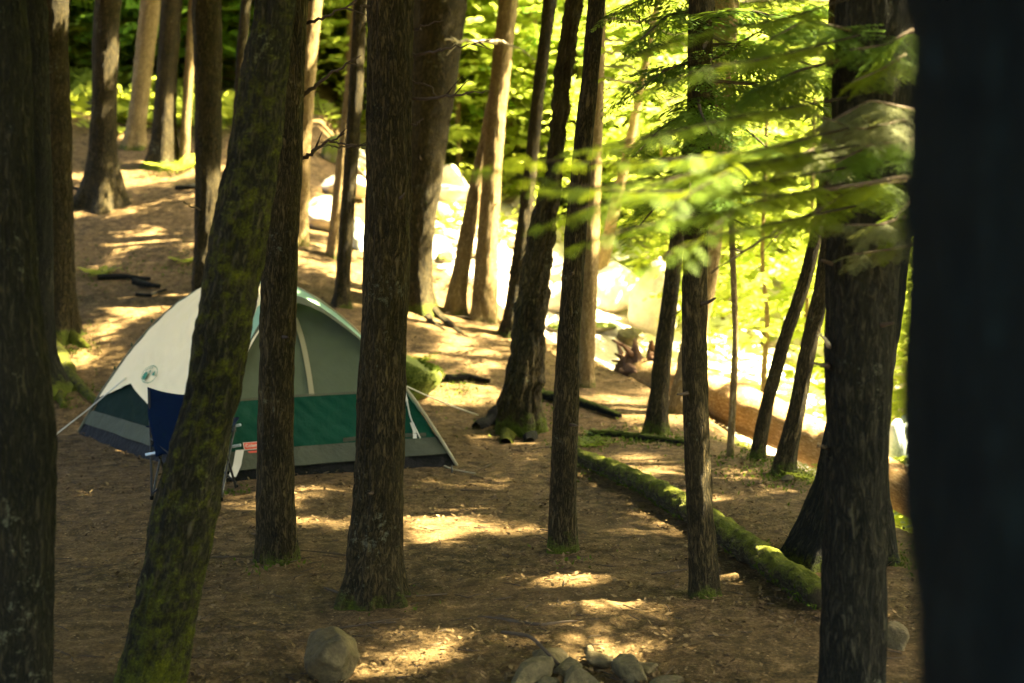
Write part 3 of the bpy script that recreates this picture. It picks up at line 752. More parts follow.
# ------------------------------------------------------------------ rocks
def rock(name, label, cat, c, size, m, seed, group=None, flat=1.0, rot=0., sub=4, ang=.35, sink=.22, tilt=0., parent=None, dmin=.52):
    import bmesh
    bm_ = bmesh.new(); bmesh.ops.create_icosphere(bm_, subdivisions=sub, radius=1)
    V = np.array([v.co[:] for v in bm_.verts]); Fc = np.array([[v.index for v in f.verts] for f in bm_.faces]); bm_.free()
    rs = np.random.RandomState(seed)
    # cut by random planes for facets
    for _ in range(14):
        n = rs.normal(size=3); n /= np.linalg.norm(n); d = rs.uniform(dmin, .90)
        k = V @ n; s = k > d; V[s] -= (k[s] - d)[:, None] * n * .85
    q = 1 + ang * (fbm(V[:, 0] * 1.2 + seed, V[:, 1] * 1.2, V[:, 2] * 1.2, seed, 3) - .5) + .13 * (fbm(V[:, 0] * 5 + seed, V[:, 1] * 5, V[:, 2] * 5, seed + 3, 3) - .5)
    V = V * q[:, None] * np.array(size)[None]
    ct, st = math.cos(tilt), math.sin(tilt); V = V @ np.array([[ct, 0, st], [0, 1, 0], [-st, 0, ct]]).T
    cr, sr = math.cos(rot), math.sin(rot); V = V @ np.array([[cr, -sr, 0], [sr, cr, 0], [0, 0, 1]]).T
    V[:, 2] -= V[:, 2].min() + size[2] * 2 * sink
    V = V + np.array(c)[None]
    o = mesh_np(name, V, Fc, m, parent, None, True)
    if parent is None: recenter(o); tag(o, label, cat, group)
    return o
g = ground(335, 680); rock('stone', 'rounded pale stone lying alone at the bottom, below the thick trunk', 'stone', g, (.145, .125, .125), ROCK_WARM, 3, sink=.1, rot=1.4, tilt=.3, ang=.5, dmin=.68)
# fire ring stones
FRS = [((602, 666), (.10, .08, .035), 'thin flat stone between the small upright stone and the broad pale stone', .15), ((568, 676), (.09, .07, .04), 'small dark slab wedged in the centre of the fire ring', -.2), ((648, 672), (.09, .07, .04), 'thin slab leaning on the right of the broad fire ring stone', .3),
       ((529, 686), (.15, .11, .055), 'slanting flat slab at the left end of the fire ring, stick across it', .35), ((556, 664), (.14, .08, .04), 'low dark flat stone at the back of the fire ring', .1),
       ((582, 692), (.12, .09, .06), 'squat greenish block stone in the middle of the fire ring', 0), ((590, 658), (.03, .035, .035), 'small dark upright stone at the back of the fire ring', .2),
       ((626, 678), (.16, .11, .065), 'broad pale stone on the right side of the fire ring', -.25), ((668, 690), (.10, .08, .035), 'low flat stone at the right end of the fire ring', .1),
       ((548, 690), (.05, .05, .04), 'small rounded stone beside the slanting slab of the fire ring', 0)]
for k, ((px, row), s, lb, tl) in enumerate(FRS):
    d = ray(px, row); y = float(CAMZ / (-d[2] / d[1])); c = CAM + d / d[1] * y; c[2] = terrain(c[0], c[1])
    rock('fire_ring_stone', lb, 'stone', c, s, ROCK if k % 2 else ROCK_WARM, 20 + k, 'stones of the fire ring', tilt=tl, sink=.12, rot=k * 1.3, dmin=.28, ang=.15)
for k, (x, y) in enumerate([(.05, 5.35), (.2, 5.12), (.5, 5.05), (.78, 5.2), (.85, 5.5)]):
    rock('fire_ring_stone', 'fire ring stone lying below the photo', 'stone', (x, y, float(terrain(x, y))), (.1, .09, .05), ROCK, 40 + k, 'stones of the fire ring', sink=.12, rot=k)
# boulders beyond
def boulder(px, row, wpx, hpx, label, m, seed, name='boulder', dd=1.0, Y=None, sink=.18):
    g = ground(px, row) if Y is None else at(px, row, Y)
    s = g[1] / F
    if Y is not None: g[2] = terrain(g[0], g[1])
    rock(name, label, 'boulder', g, (wpx / 2 * s, wpx / 2 * s * dd, hpx / 2 * s / (1 - sink)), m, seed, sink=sink, rot=seed)
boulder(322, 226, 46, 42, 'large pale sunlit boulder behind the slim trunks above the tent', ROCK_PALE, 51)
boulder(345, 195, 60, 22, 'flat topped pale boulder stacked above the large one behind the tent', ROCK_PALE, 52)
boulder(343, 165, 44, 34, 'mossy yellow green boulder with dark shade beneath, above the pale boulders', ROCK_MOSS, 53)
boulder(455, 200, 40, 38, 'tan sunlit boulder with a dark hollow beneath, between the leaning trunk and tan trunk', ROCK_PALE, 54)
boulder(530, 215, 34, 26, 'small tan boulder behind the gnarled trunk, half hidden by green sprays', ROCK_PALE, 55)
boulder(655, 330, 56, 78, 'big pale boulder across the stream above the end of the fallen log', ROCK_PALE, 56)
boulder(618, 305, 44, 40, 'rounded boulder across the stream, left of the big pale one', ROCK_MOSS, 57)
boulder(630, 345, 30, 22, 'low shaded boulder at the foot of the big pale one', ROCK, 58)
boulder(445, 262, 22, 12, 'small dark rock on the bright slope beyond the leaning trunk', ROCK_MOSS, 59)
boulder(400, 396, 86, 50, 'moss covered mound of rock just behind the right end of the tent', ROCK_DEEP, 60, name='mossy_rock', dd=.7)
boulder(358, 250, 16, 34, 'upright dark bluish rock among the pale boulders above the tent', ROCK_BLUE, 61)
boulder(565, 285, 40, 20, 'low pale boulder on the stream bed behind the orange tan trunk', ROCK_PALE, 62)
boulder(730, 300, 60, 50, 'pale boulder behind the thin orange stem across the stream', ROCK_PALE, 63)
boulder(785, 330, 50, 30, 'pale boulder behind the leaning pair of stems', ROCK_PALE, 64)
boulder(895, 672, 30, 36, 'dark stone at the foot of the gap beside the nearest trunk', ROCK_WARM, 65, name='stone', Y=6.2)
boulder(902, 445, 58, 150, 'round bluish white mottled boulder seen in the gap beside the nearest trunk', ROCK_BLUE, 66, Y=12.9)
boulder(788, 482, 14, 8, 'small dark stone at the foot of the leaning pair', ROCK, 67, name='stone')
for k in range(90):
    y = RS.uniform(13, 27); e = float(edge_x(y)); x = e + .9 + RS.rand() ** 1.3 * 8
    s = RS.uniform(.08, .34) * (1 if RS.rand() < .8 else 1.8)
    if abs(x / y * F + 512 - 740) < 70 and y < 17: s *= .4
    rock('river_rock', 'pale weathered rock lying on the sunlit stream bed', 'rock', (x, y, float(terrain(x, y))), (s, s * RS.uniform(.6, 1), s * RS.uniform(.4, .75)), ROCK_PALE if RS.rand() < .75 else ROCK_MOSS, 100 + k, 'rocks on the stream bed', sub=3, rot=RS.uniform(0, 6))

# ------------------------------------------------------------------ logs
def log(name, label, P, r, m, seed, moss, nseg=110, seg=40, lump=.0, parent=None):
    P = resample(P, nseg); r = np.interp(np.linspace(0, 1, nseg), np.linspace(0, 1, len(r)), r)
    T, A, B = frames(P); th = np.arange(seg) / seg * 2 * np.pi
    L = np.concatenate([[0], np.cumsum(np.linalg.norm(np.diff(P, axis=0), axis=1))])
    TH, LL = np.meshgrid(th, L); U = TH / 6.28318
    rr = r[:, None] * (1 + .16 * (vn(U * 4, LL / .3, seed=seed, perx=4) - .5)) + .012 * (vn(U * 20, LL / .15, seed=seed + 1, perx=20) - .5)
    rr = rr + lump * (vn(U * 14, LL / .07, seed=seed + 2, perx=14) - .4) + lump * .5 * (vn(U * 30, LL / .03, seed=seed + 4, perx=30) - .5)
    V = P[:, None] + rr[..., None] * (A[:, None] * np.cos(TH)[..., None] + B[:, None] * np.sin(TH)[..., None])
    Zu = (B[:, None] * np.sin(TH)[..., None])[..., 2]
    V = V.reshape(-1, 3)
    bk = np.stack([r.mean() * np.cos(TH), r.mean() * np.sin(TH), LL + seed], -1).reshape(-1, 3)
    i = np.arange(nseg - 1)[:, None]; j = np.arange(seg)[None]
    Q = np.stack([i * seg + j, i * seg + (j + 1) % seg, (i + 1) * seg + (j + 1) % seg, (i + 1) * seg + j], -1).reshape(-1, 4)
    V = np.vstack([V, P[:1], P[-1:]]); bk = np.vstack([bk, [[0, 0, seed]], [[0, 0, seed]]]); c0 = nseg * seg
    e = []
    for k in range(0, seg, 2):
        e.append([c0, (k + 2) % seg, k + 1, k]); e.append([c0 + 1, (nseg - 1) * seg + k, (nseg - 1) * seg + k + 1, (nseg - 1) * seg + (k + 2) % seg])
    Q = np.vstack([Q, e]); mo = np.concatenate([(moss + .35 * Zu * (moss > .1)).ravel(), [0, 0]])
    o = mesh_np(name, V, Q, m, parent, {'bk': bk, 'moss': mo}, True)
    if parent is None: recenter(o); tag(o, label, 'log')
    return o
lp = [ground(*q) for q in [(578, 466), (600, 474), (640, 492), (700, 528), (745, 560), (785, 588), (822, 612)]]
lp = [p + np.array([0, 0, .075]) for p in lp]
log('mossy_log', 'long thin moss covered log lying across the clearing floor', lp, [.05, .066, .072, .077, .077, .072, .066], BARK_LOGMOSS, 5, .38, 220, 48, .022)
# small crooked moss log / roots by the bank
def ground_stick(name, label, pts, r, m=BARK_DARK, seed=1, moss=.1, cat='branch', grp=None):
    P = [ground(*q) + np.array([0, 0, r * .8]) for q in pts]
    o = log(name, label, P, [r, r * .9, r * .5], m, seed, moss, 30, 12, r * .2); tag(o, label, cat, grp); return o
ground_stick('fallen_branch', 'dark branch lying on the slope left of the tent, upper of the dark pieces', [(98, 280), (125, 279), (150, 281)], .035, seed=2)
ground_stick('fallen_branch', 'short dark piece of wood on the slope, between two thinner pieces', [(134, 284), (150, 288), (160, 289)], .04, seed=3)
ground_stick('fallen_branch', 'thin forked dark stick on the slope, lowest of the dark pieces', [(136, 296), (150, 297), (166, 291)], .02, seed=4)
ground_stick('fallen_branch', 'dark crooked root like branch on the ground behind the tent', [(446, 382), (468, 380), (490, 384)], .04, seed=5, moss=.2)
ground_stick('fallen_branch', 'dark mossy branch lying on the bank near the orange tan trunk', [(536, 398), (575, 404), (620, 420)], .05, seed=6, moss=.35)
ground_stick('fallen_branch', 'thin mossy branch lying between the log and the leaning olive trunk', [(590, 436), (640, 440), (690, 446)], .035, seed=7, moss=.4)
ground_stick('fallen_branch', 'grey branch lying across the top of the left slope', [(175, 190), (200, 188), (222, 196)], .04, seed=8)
ground_stick('fallen_stick', 'thin dark stick on the bare ground left of the fire ring spot of sun', [(478, 618), (540, 626), (600, 620)], .008, TWIG, 9)
ground_stick('fallen_stick', 'short dark stick beside the foot of the thick trunk', [(326, 590), (345, 597), (360, 598)], .010, TWIG, 10)
ground_stick('fallen_stick', 'thin pale stick lying in the sun under the gnarled trunk', [(430, 460), (452, 470), (476, 474)], .007, TWIG_PALE, 11)
a = at(502, 651, 6.15); b = at(561, 684, 5.85)
b0 = Buf(); tube(resample(np.array([[a[0], a[1], max(a[2], .09)], [(a[0] + b[0]) / 2, 6.0, .12], [b[0], b[1], .03]]), 12), .008, 6, b0)
tag(recenter(b0.obj('fallen_stick', TWIG, None, True)), 'dark crooked stick leaning over the slanting slab of the fire ring', 'branch')

# the big fallen log over the stream
pa = at(642, 378, 15.2); pb = at(720, 398, 13.9); pc = at(830, 450, 12.2); pd = at(925, 500, 11.2); pe = at(1010, 545, 10.6)
flog = thing('fallen_log', 'thick sunlit barkless log sloping down over the stream, torn roots at its upper end', 'log', (pa[0], pa[1], pa[2] - .3))
log('stem', '', [pa, pb, pc, pd, pe], [.24, .23, .21, .19, .17], BARK_LOG, 9, .02, 90, 36, .012, flog)
rb = Buf(); rs = np.random.RandomState(5)
for k in range(120):
    d = np.array([rs.normal(-.25, .5), rs.normal(.0, .6), rs.normal(.15, .75)]); d /= np.linalg.norm(d)
    L = rs.uniform(.10, .30); c = pa + rs.uniform(-.16, .16, 3)
    P = [c, c + d * L * .5 + rs.normal(0, .05, 3), c + d * L + rs.normal(0, .09, 3)]
    tube(resample(np.array(P), 7), np.linspace(rs.uniform(.03, .08), .012, 7), 6, rb)
rock('root_lump', '', '', pa + np.array([-.1, 0, -.22]), (.2, .24, .26), plain('root_lump_bark', (.075, .042, .02), .95, .1, .4, 9, .05), 77, parent=flog, sink=0)
rb.obj('root_wad', plain('root_wad_bark', (.13, .075, .042), .95, .1, .35, 12, .03), flog, True)
boulder(1010, 575, 90, 60, 'dark rock under the lower end of the fallen log', ROCK_MOSS, 71, Y=10.6)

# ------------------------------------------------------------------ branches with needles
def needle_branch(t, pts, r0, spray, step, lod, m, seed, name='branch', bm=TWIG, hang=.0, up=.3, both=True, start=.12):
    rs = np.random.RandomState(seed)
    P = resample(np.array(pts), 40); L = np.concatenate([[0], np.cumsum(np.linalg.norm(np.diff(P, axis=0), axis=1))])
    b = Buf(); tube(P[::3], np.linspace(r0, .003, len(P[::3])), 6, b)
    par = t['root'] if t else None
    br = b.obj(name, bm, par, True)
    T = np.gradient(P, axis=0); T /= np.linalg.norm(T, axis=1)[:, None]
    pos = []; dr = []; sc = []
    s = L[-1] * start; side = 1
    while s < L[-1]:
        k = int(np.searchsorted(L, s)); k = min(k, 39)
        p = P[k]; tt = T[k]; lat = np.cross(tt, [0, 0, 1.]); lat /= np.linalg.norm(lat) + 1e-9
        f = s / L[-1]
        for sd in ((-1, 1) if both else (side,)):
            a = rs.uniform(.55, 1.1)
            d = tt * math.cos(a) + lat * sd * math.sin(a) + np.array([0, 0, rs.uniform(-.35, .1) - hang])
            pos.append(p); dr.append(d); sc.append(spray * (1.05 - .55 * f) * rs.uniform(.7, 1.2))
        side = -side; s += step * rs.uniform(.6, 1.4)
    pos.append(P[-1] - T[-1] * .03); dr.append(T[-1]); sc.append(spray * .6)
    V, Q, A = place(FR[lod], pos, dr, np.array(sc), tilt=up, rs=rs)
    # sprays belong to the branch
    o = mesh_np('needles', V, Q, m, br, {'rnd': A})
    return br
def bpts(pts): return [at(px, row, y) for px, row, y in pts]
rsb = np.random.RandomState(77)
# slim dark trunk (22): dark drooping foliage masses both sides
for k, (pts, sp) in enumerate([
    ([(700, 20, 7.2), (750, 10, 6.9), (820, 30, 6.6)], .42), ([(702, 45, 7.2), (760, 45, 7.0), (835, 75, 6.8)], .42), ([(702, 80, 7.2), (760, 85, 7.4), (830, 110, 7.6)], .40),
    ([(698, 100, 7.2), (735, 120, 6.7), (770, 150, 6.4)], .34), ([(698, 60, 7.2), (665, 70, 6.8), (632, 95, 6.6)], .34), ([(697, 110, 7.2), (665, 125, 6.9), (630, 160, 6.7)], .36),
    ([(697, 150, 7.2), (715, 170, 6.6), (722, 200, 6.2)], .34), ([(697, 140, 7.2), (690, 160, 6.6), (690, 200, 6.2)], .34), ([(700, 10, 7.2), (668, 15, 7.0), (640, 40, 6.8)], .34),
    ([(697, 175, 7.2), (670, 190, 6.8), (640, 225, 6.5)], .34), ([(697, 90, 7.2), (700, 110, 6.6), (712, 135, 6.1)], .32), ([(697, 190, 7.2), (715, 210, 7.0), (745, 225, 6.9)], .30),
    ([(700, 30, 7.2), (760, 60, 7.6), (820, 85, 7.9)], .42), ([(700, 0, 7.2), (740, -15, 7.4), (800, 0, 7.6)], .42), ([(700, -10, 7.2), (660, -10, 7.3), (620, 10, 7.4)], .36)]):
    needle_branch(T22, bpts(pts), .012, sp, .085, 0 if k % 2 else 1, HEM, 700 + k)
# stubby trunk (29): pale greyish sprays and a long branch
for k, (pts, sp, mm) in enumerate([
    ([(905, 55, 5.0), (880, 70, 4.8), (852, 82, 4.7)], .17, HEM_NEAR), ([(912, 110, 5.0), (870, 100, 4.8), (815, 130, 4.7)], .22, HEM_PALE), ([(905, 120, 5.1), (860, 130, 4.8), (800, 110, 4.6)], .20, HEM_PALE),
    ([(850, 30, 5.2), (805, 20, 5.0), (760, 45, 4.9)], .26, HEM), ([(912, 140, 5.0), (870, 145, 4.8), (830, 165, 4.7)], .20, HEM), ([(905, 180, 5.0), (850, 190, 4.9), (790, 230, 4.8)], .20, HEM_NEAR),
    ([(910, 215, 5.0), (880, 225, 4.8), (845, 225, 4.7)], .18, HEM_PALE), ([(912, 245, 5.0), (885, 250, 4.85), (850, 255, 4.8)], .16, HEM_PALE), ([(912, 30, 5.0), (885, 45, 4.9), (850, 50, 4.8)], .2, HEM),
    ([(835, 140, 5.2), (800, 155, 5.0), (770, 180, 4.9)], .22, HEM_PALE), ([(840, 60, 5.2), (800, 70, 5.3), (745, 95, 5.4)], .28, HEM), ([(912, 200, 5.0), (897, 215, 4.9), (885, 245, 4.9)], .16, HEM_NEAR)]):
    needle_branch(T29, bpts(pts), .008, sp, .05, 0, mm, 740 + k, hang=.25, up=.4)
needle_branch(T29, bpts([(912, 176, 4.9), (850, 186, 4.6), (780, 196, 4.5), (700, 192, 4.4), (640, 190, 4.3)]), .011, .13, .07, 0, HEM_NEAR, 760, bm=TWIG, hang=.12, up=.5)
# blurred fresh green sprays reaching in, close to the viewer
for k, (pts, sp) in enumerate([
    ([(760, 150, 3.6), (680, 160, 3.5), (600, 165, 3.4), (520, 160, 3.4)], .125), ([(720, 190, 3.5), (640, 195, 3.4), (560, 185, 3.3), (490, 170, 3.3)], .125), ([(700, 170, 3.6), (610, 200, 3.4), (540, 225, 3.3)], .125),
    ([(720, 120, 3.7), (640, 140, 3.6), (575, 150, 3.5)], .115), ([(700, 215, 3.5), (640, 225, 3.4), (575, 245, 3.35)], .11), ([(780, 20, 4.0), (700, 30, 3.9), (620, 60, 3.8)], .12),
    ([(740, 230, 3.5), (690, 240, 3.4), (640, 270, 3.3)], .115), ([(730, 170, 3.4), (690, 190, 3.3), (660, 220, 3.2)], .115),
    ([(640, 180, 3.6), (590, 190, 3.5), (545, 190, 3.4)], .115), ([(760, 60, 3.8), (710, 65, 3.7), (650, 90, 3.6)], .115), ([(740, 205, 3.5), (710, 225, 3.4), (690, 260, 3.35)], .11)]):
    needle_branch(T29, bpts([(860, pts[0][1] - 25, 4.9)] + pts), .0042, sp * .9, .036, 0, HEM_NEAR, 780 + k, start=.34, hang=.12, up=.5, bm=TWIG_DARK)
# twigs and bare branches
def bare(t, pts, r, m=TWIG, seed=1, forks=2):
    rs = np.random.RandomState(seed); P = resample(np.array(bpts(pts)), 22)
    P[2:] += rs.normal(0, .004, (20, 3)) * (P[0, 1] / 7)
    b = Buf(); tube(P, np.linspace(r, r * .25, 22), 6, b)
    for f in range(forks):
        k = rs.randint(8, 19); d = P[k] - P[k - 2]; d /= np.linalg.norm(d); L = np.linalg.norm(P[-1] - P[0]) * rs.uniform(.12, .3)
        d = d + np.array([0, rs.uniform(-.5, .5), rs.choice([-1, 1]) * rs.uniform(.3, .8)])
        tube([P[k], P[k] + d * L * .5, P[k] + d * L + np.array([0, 0, -.05 * L])], [r * .5, r * .35, r * .15], 4, b)
    b.obj('branch', m, t['root'], True)
for k, (t, pts, r, mm) in enumerate([
    (T14, [(405, 56, 7.0), (440, 50, 6.8), (492, 40, 6.6)], .009, TWIG), (T14, [(405, 99, 7.0), (445, 97, 6.8), (490, 90, 6.5)], .010, TWIG), (T14, [(405, 80, 7.0), (430, 85, 6.9), (440, 105, 6.8)], .006, TWIG),
    (T14, [(405, 35, 7.0), (420, 28, 6.9), (442, 20, 6.8)], .008, TWIG), (T14, [(400, 128, 7.0), (412, 126, 6.9), (424, 118, 6.8)], .007, TWIG), (T14, [(370, 145, 7.0), (340, 148, 6.9), (318, 142, 6.8)], .005, TWIG),
    (T11, [(300, 26, 7.9), (330, 15, 7.7), (372, -6, 7.6)], .011, TWIG), (T11, [(300, 98, 7.9), (325, 78, 7.8), (360, 55, 7.7)], .013, TWIG), (T11, [(298, 162, 7.9), (322, 145, 7.8), (345, 134, 7.7)], .014, TWIG),
    (T11, [(330, 142, 7.8), (355, 145, 7.7), (378, 152, 7.6)], .006, TWIG), (T11, [(300, 8, 7.9), (310, 0, 7.8), (322, -10, 7.8)], .01, TWIG),
    (T29, [(832, 366, 5.3), (822, 365, 5.2), (812, 364, 5.1)], .010, TWIG), (T29, [(830, 348, 5.3), (826, 340, 5.2), (820, 333, 5.15)], .011, TWIG_PALE), (T29, [(828, 448, 5.3), (822, 447, 5.2), (817, 446, 5.1)], .006, TWIG),
    (T29, [(838, 30, 5.3), (800, 60, 5.1), (770, 30, 5.0)], .008, TWIG), (T29, [(835, 200, 5.3), (770, 235, 5.1), (712, 272, 5.0)], .010, TWIG),
    (T22, [(708, 95, 7.2), (722, 105, 7.0), (735, 118, 6.9)], .008, TWIG), (T22, [(706, 65, 7.2), (745, 40, 6.9), (790, 15, 6.8)], .010, TWIG),
    (T19, [(603, 18, 8.0), (630, 10, 7.9), (655, 28, 7.8)], .010, TWIG), (T8, [(200, 210, 12.5), (180, 200, 12.3), (165, 205, 12)], .008, TWIG),
    (T20, [(600, 18, 15), (650, 22, 14.6), (700, 55, 14.4)], .022, TWIG_PALE), (T20, [(600, 40, 15), (625, 40, 14.8), (652, 56, 14.6)], .020, TWIG_PALE), (T20, [(600, 52, 15), (620, 52, 14.8), (634, 60, 14.6)], .018, TWIG_PALE),
    (T20, [(600, 66, 15), (628, 66, 14.8), (652, 76, 14.6)], .018, TWIG_PALE), (T20, [(600, 78, 15), (640, 85, 14.8), (680, 105, 14.6)], .018, TWIG_PALE), (T20, [(600, 90, 15), (615, 88, 14.8), (630, 94, 14.6)], .015, TWIG_PALE),
    (T16, [(497, 42, 16.5), (470, 42, 16.3), (445, 40, 16.1)], .03, TWIG_PALE), (T16, [(497, 40, 16.5), (520, 48, 16.3), (535, 60, 16.1)], .014, TWIG_PALE), (T23, [(730, 162, 12.8), (755, 168, 12.6), (790, 165, 12.4)], .014, TWIG_PALE),
    (T23, [(728, 110, 12.8), (760, 112, 12.6), (800, 120, 12.4)], .014, TWIG_PALE), (T28, [(836, 200, 11.0), (820, 215, 10.9), (800, 240, 10.8)], .012, TWIG), (T27, [(810, 270, 11.4), (800, 290, 11.3), (795, 310, 11.2)], .008, TWIG)]):
    bare(t, pts, r, mm, 820 + k, 2 if abs(pts[-1][0] - pts[0][0]) > 40 else 0)

rs = np.random.RandomState(3)
for t in (T14, T14, T14, T11, T11, T11, T19, T19, T19, T22, T22, T22, T29, T29, T1, T1, T8, T16, T15, T15, T24):
    z = rs.uniform(.5, 3.2); a = rs.uniform(3.3, 6.1); r_ = t['r'](z); L = rs.uniform(.03, .12); d = np.array([math.cos(a), math.sin(a), rs.uniform(-.1, .4)])
    c = np.array([float(t['ax'](z)), float(t['ay'](z)), z]); b = Buf()
    tube(resample(np.array([c + d * r_ * .8, c + d * (r_ + L * .6), c + d * (r_ + L) + [0, 0, rs.uniform(-.01, .02)]]), 6), np.linspace(.012, .005, 6), 6, b)
    b.obj('stub', TWIG, t['root'], True)

# ------------------------------------------------------------------ tent
def gp(px, row):
    d = ray(px, row); y = CAMZ / (-d[2] / d[1]); return np.array([CAM[0] + d[0] / d[1] * y, y])
cA, cB, cD = gp(225, 485), gp(452, 466), gp(82, 434)
cE = cB + cD - cA
cC = (cA + cB + cD + cE) / 4
TZ = max(float(terrain(*cA)), float(terrain(*cB)), float(terrain(*cD)), float(terrain(*cC)), float(terrain(*cE)) * .5)
TZ = float(np.mean([terrain(*cA), terrain(*cB), terrain(*cD)])) + .01
TH_, TP = 1.36, 1.9
SIDES = {'front': (cA, cB), 'right': (cB, cE), 'back': (cE, cD), 'left': (cD, cA)}
def rho(z): return np.maximum(1 - z / TH_, 0) ** (1 / TP)
def tpt(side, f, z, off=0., sag=.05):
    a, b = SIDES[side]; f = np.asarray(f, float); z = np.asarray(z, float)
    r = rho(z); base = a[None] * (1 - f.reshape(-1, 1)) + b[None] * f.reshape(-1, 1)
    s = 1 - sag * np.sin(np.pi * f.ravel()) * np.sin(np.pi * np.clip(z.ravel() / TH_, 0, 1)) * 1.2
    d = base - cC; dn = d / np.linalg.norm(d, axis=1)[:, None]
    xy = cC + d * (r.ravel() * s)[:, None] + dn * np.asarray(off + 0 * f).reshape(-1, 1)
    lift = np.asarray(off + 0 * f).ravel() * (z.ravel() / TH_) * .9
    gz = terrain(xy[:, 0], xy[:, 1]); zz = np.where(z.ravel() < .02, np.minimum(gz + .01, TZ), TZ)
    return np.stack([xy[:, 0], xy[:, 1], TZ + z.ravel() + lift], 1)
def panel(name, side, zf0, zf1, m, parent, off=0., nf=48, nz=16, wr=.006, seed=0, f0=0., f1=1., sag=.05, offf=None, fold=0.):
    f = np.linspace(f0, f1, nf); u = np.linspace(0, 1, nz); FF, UU = np.meshgrid(f, u)
    z0 = zf0(FF) if callable(zf0) else zf0 + 0 * FF; z1 = zf1(FF) if callable(zf1) else zf1 + 0 * FF
    Z = z0 + (z1 - z0) * UU
    o = off + (offf(FF, UU) if offf else 0) + wr * (fbm(FF * 7 + seed, Z * 6, seed=seed, octv=3) - .5) * 2
    if fold: o = o + fold * np.sin((FF * 1.8 + Z * 1.4) * 34 + 5 * vn(FF * 4, Z * 5, seed=seed)) * vn(FF * 5, Z * 3, seed=seed + 1)
    V = tpt(side, FF.ravel(), Z.ravel(), o.ravel(), sag)
    i = np.arange(nz - 1)[:, None]; j = np.arange(nf - 1)[None]
    Q = np.stack([i * nf + j, i * nf + j + 1, (i + 1) * nf + j + 1, (i + 1) * nf + j], -1).reshape(-1, 4)
    return mesh_np(name, V, Q, m, parent, None, True)
tent = thing('tent', 'dome tent with beige rain cover, green and grey walls, pitched between the trees', 'tent', (cC[0], cC[1], TZ))
ZT, ZH, ZG = .07, .19, .53
for sd in SIDES:
    panel('floor_tub', sd, -.03, ZT, TUB, tent, off=.01, nz=6, wr=.012, seed=3, offf=lambda f, u: .02 * (1 - u))
    panel('hem', sd, ZT, ZH, HEMGREY, tent, off=.012, nz=10, nf=90, wr=.022, seed=4, offf=lambda f, u: .02 * (1 - u) + .012 * np.sin(f * 23))
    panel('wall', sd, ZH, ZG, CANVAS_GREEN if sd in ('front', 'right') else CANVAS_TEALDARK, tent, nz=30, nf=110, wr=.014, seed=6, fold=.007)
    panel('upper_wall', sd, ZG, 1.345, MESHGREY, tent, nz=30, wr=.004, seed=7)
# rain cover: its hem is scalloped; over the door it arches up and stands off the wall
def hemf(f): return .36 + .74 * np.sin(np.pi * np.clip(f, 0, 1)) ** .38
def heml(f): return np.interp(f, [0, .07, .18, .3, .42, .55, .8, 1], [.30, .36, .47, .40, .34, .36, .40, .34])
def hemo(f): return .42 - .06 * np.cos(f * 12.6)
fly = panel('rain_cover', 'left', heml, 1.355, FLY, tent, off=.035, nz=60, nf=90, wr=.009, seed=12, sag=.035, fold=.004)
panel('rain_cover', 'back', hemo, 1.355, FLY, tent, off=.035, nz=30, wr=.006, seed=13, sag=.03)
panel('rain_cover', 'right', hemo, 1.355, FLY_GREEN, tent, off=.035, nz=30, wr=.006, seed=14, sag=.03)
arch = lambda f, u: .11 * np.sin(np.pi * f) ** .6 * (1 - u) ** 2.2
ff = panel('rain_cover', 'front', lambda f: hemf(f) + .055, 1.355, FLY_GREEN, tent, off=.035, nz=30, nf=90, wr=.005, seed=15, sag=.03, offf=arch)
panel('cover_trim', 'front', lambda f: hemf(f), lambda f: hemf(f) + .057, CANVAS_GREY, tent, off=.037, nz=5, nf=90, wr=.003, seed=16, sag=.03, offf=lambda f, u: .11 * np.sin(np.pi * f) ** .6)
# beige strip of the cover that wraps the front-left corner
panel('cover_corner', 'front', lambda f: hemf(f) + .004, lambda f: 1.352 + 0 * f, FLY, tent, off=.043, nz=30, nf=16, wr=.004, seed=17, sag=.03, f0=0, f1=.30, offf=arch)
# pole sleeves at the four corners
for sd in SIDES:
    zz = np.concatenate([np.linspace(-.02, 1.27, 22)]); P = tpt(sd, np.zeros(22), zz, .03)
    b0 = Buf(); tube(P, .013, 8, b0); b0.obj('pole_sleeve', WEB if sd != 'left' else CANVAS_GREY, tent, True)
def strip(name, side, pts, w, m, off, parent):
    """a narrow band laid on a face through (f,z) points"""
    Pp = np.array(pts, float); n = 14; s = np.linspace(0, 1, n); q = np.linspace(0, 1, len(Pp))
    f = np.interp(s, q, Pp[:, 0]); z = np.interp(s, q, Pp[:, 1])
    P = tpt(side, f, z, off); T, A, B = frames(P)
    a, b_ = SIDES[side]; e = np.append((b_ - a) / np.linalg.norm(b_ - a), 0)
    if abs(Pp[-1, 1] - Pp[0, 1]) < .1: e = np.array([0, 0, 1.])
    V = np.vstack([P - e * w / 2, P + e * w / 2])
    i = np.arange(n - 1); Q = np.stack([i, i + 1, n + i + 1, n + i], 1)
    return mesh_np(name, V, Q, m, parent, None, True)
strip('zip_flap', 'front', [(.47, .53), (.515, .8), (.57, 1.08)], .040, WEB, .014, tent)
strip('window_seam', 'front', [(.0, .53), (.5, .53), (1., .53)], .018, CANVAS_GREY, .012, tent)
strip('zip_pull', 'front', [(.80, .54), (.81, .63)], .012, TUB, .02, tent)
strip('vent_flap', 'front', [(.55, .21), (.7, .22), (.95, .21)], .03, HEMGREY, .022, tent)
strip('corner_strap', 'front', [(.885, .19), (.905, .24), (.915, .30)], .03, WHITE, .03, tent)
strip('corner_strap', 'front', [(.03, .03), (.05, .10), (.06, .20)], .06, WHITE, .05, tent)
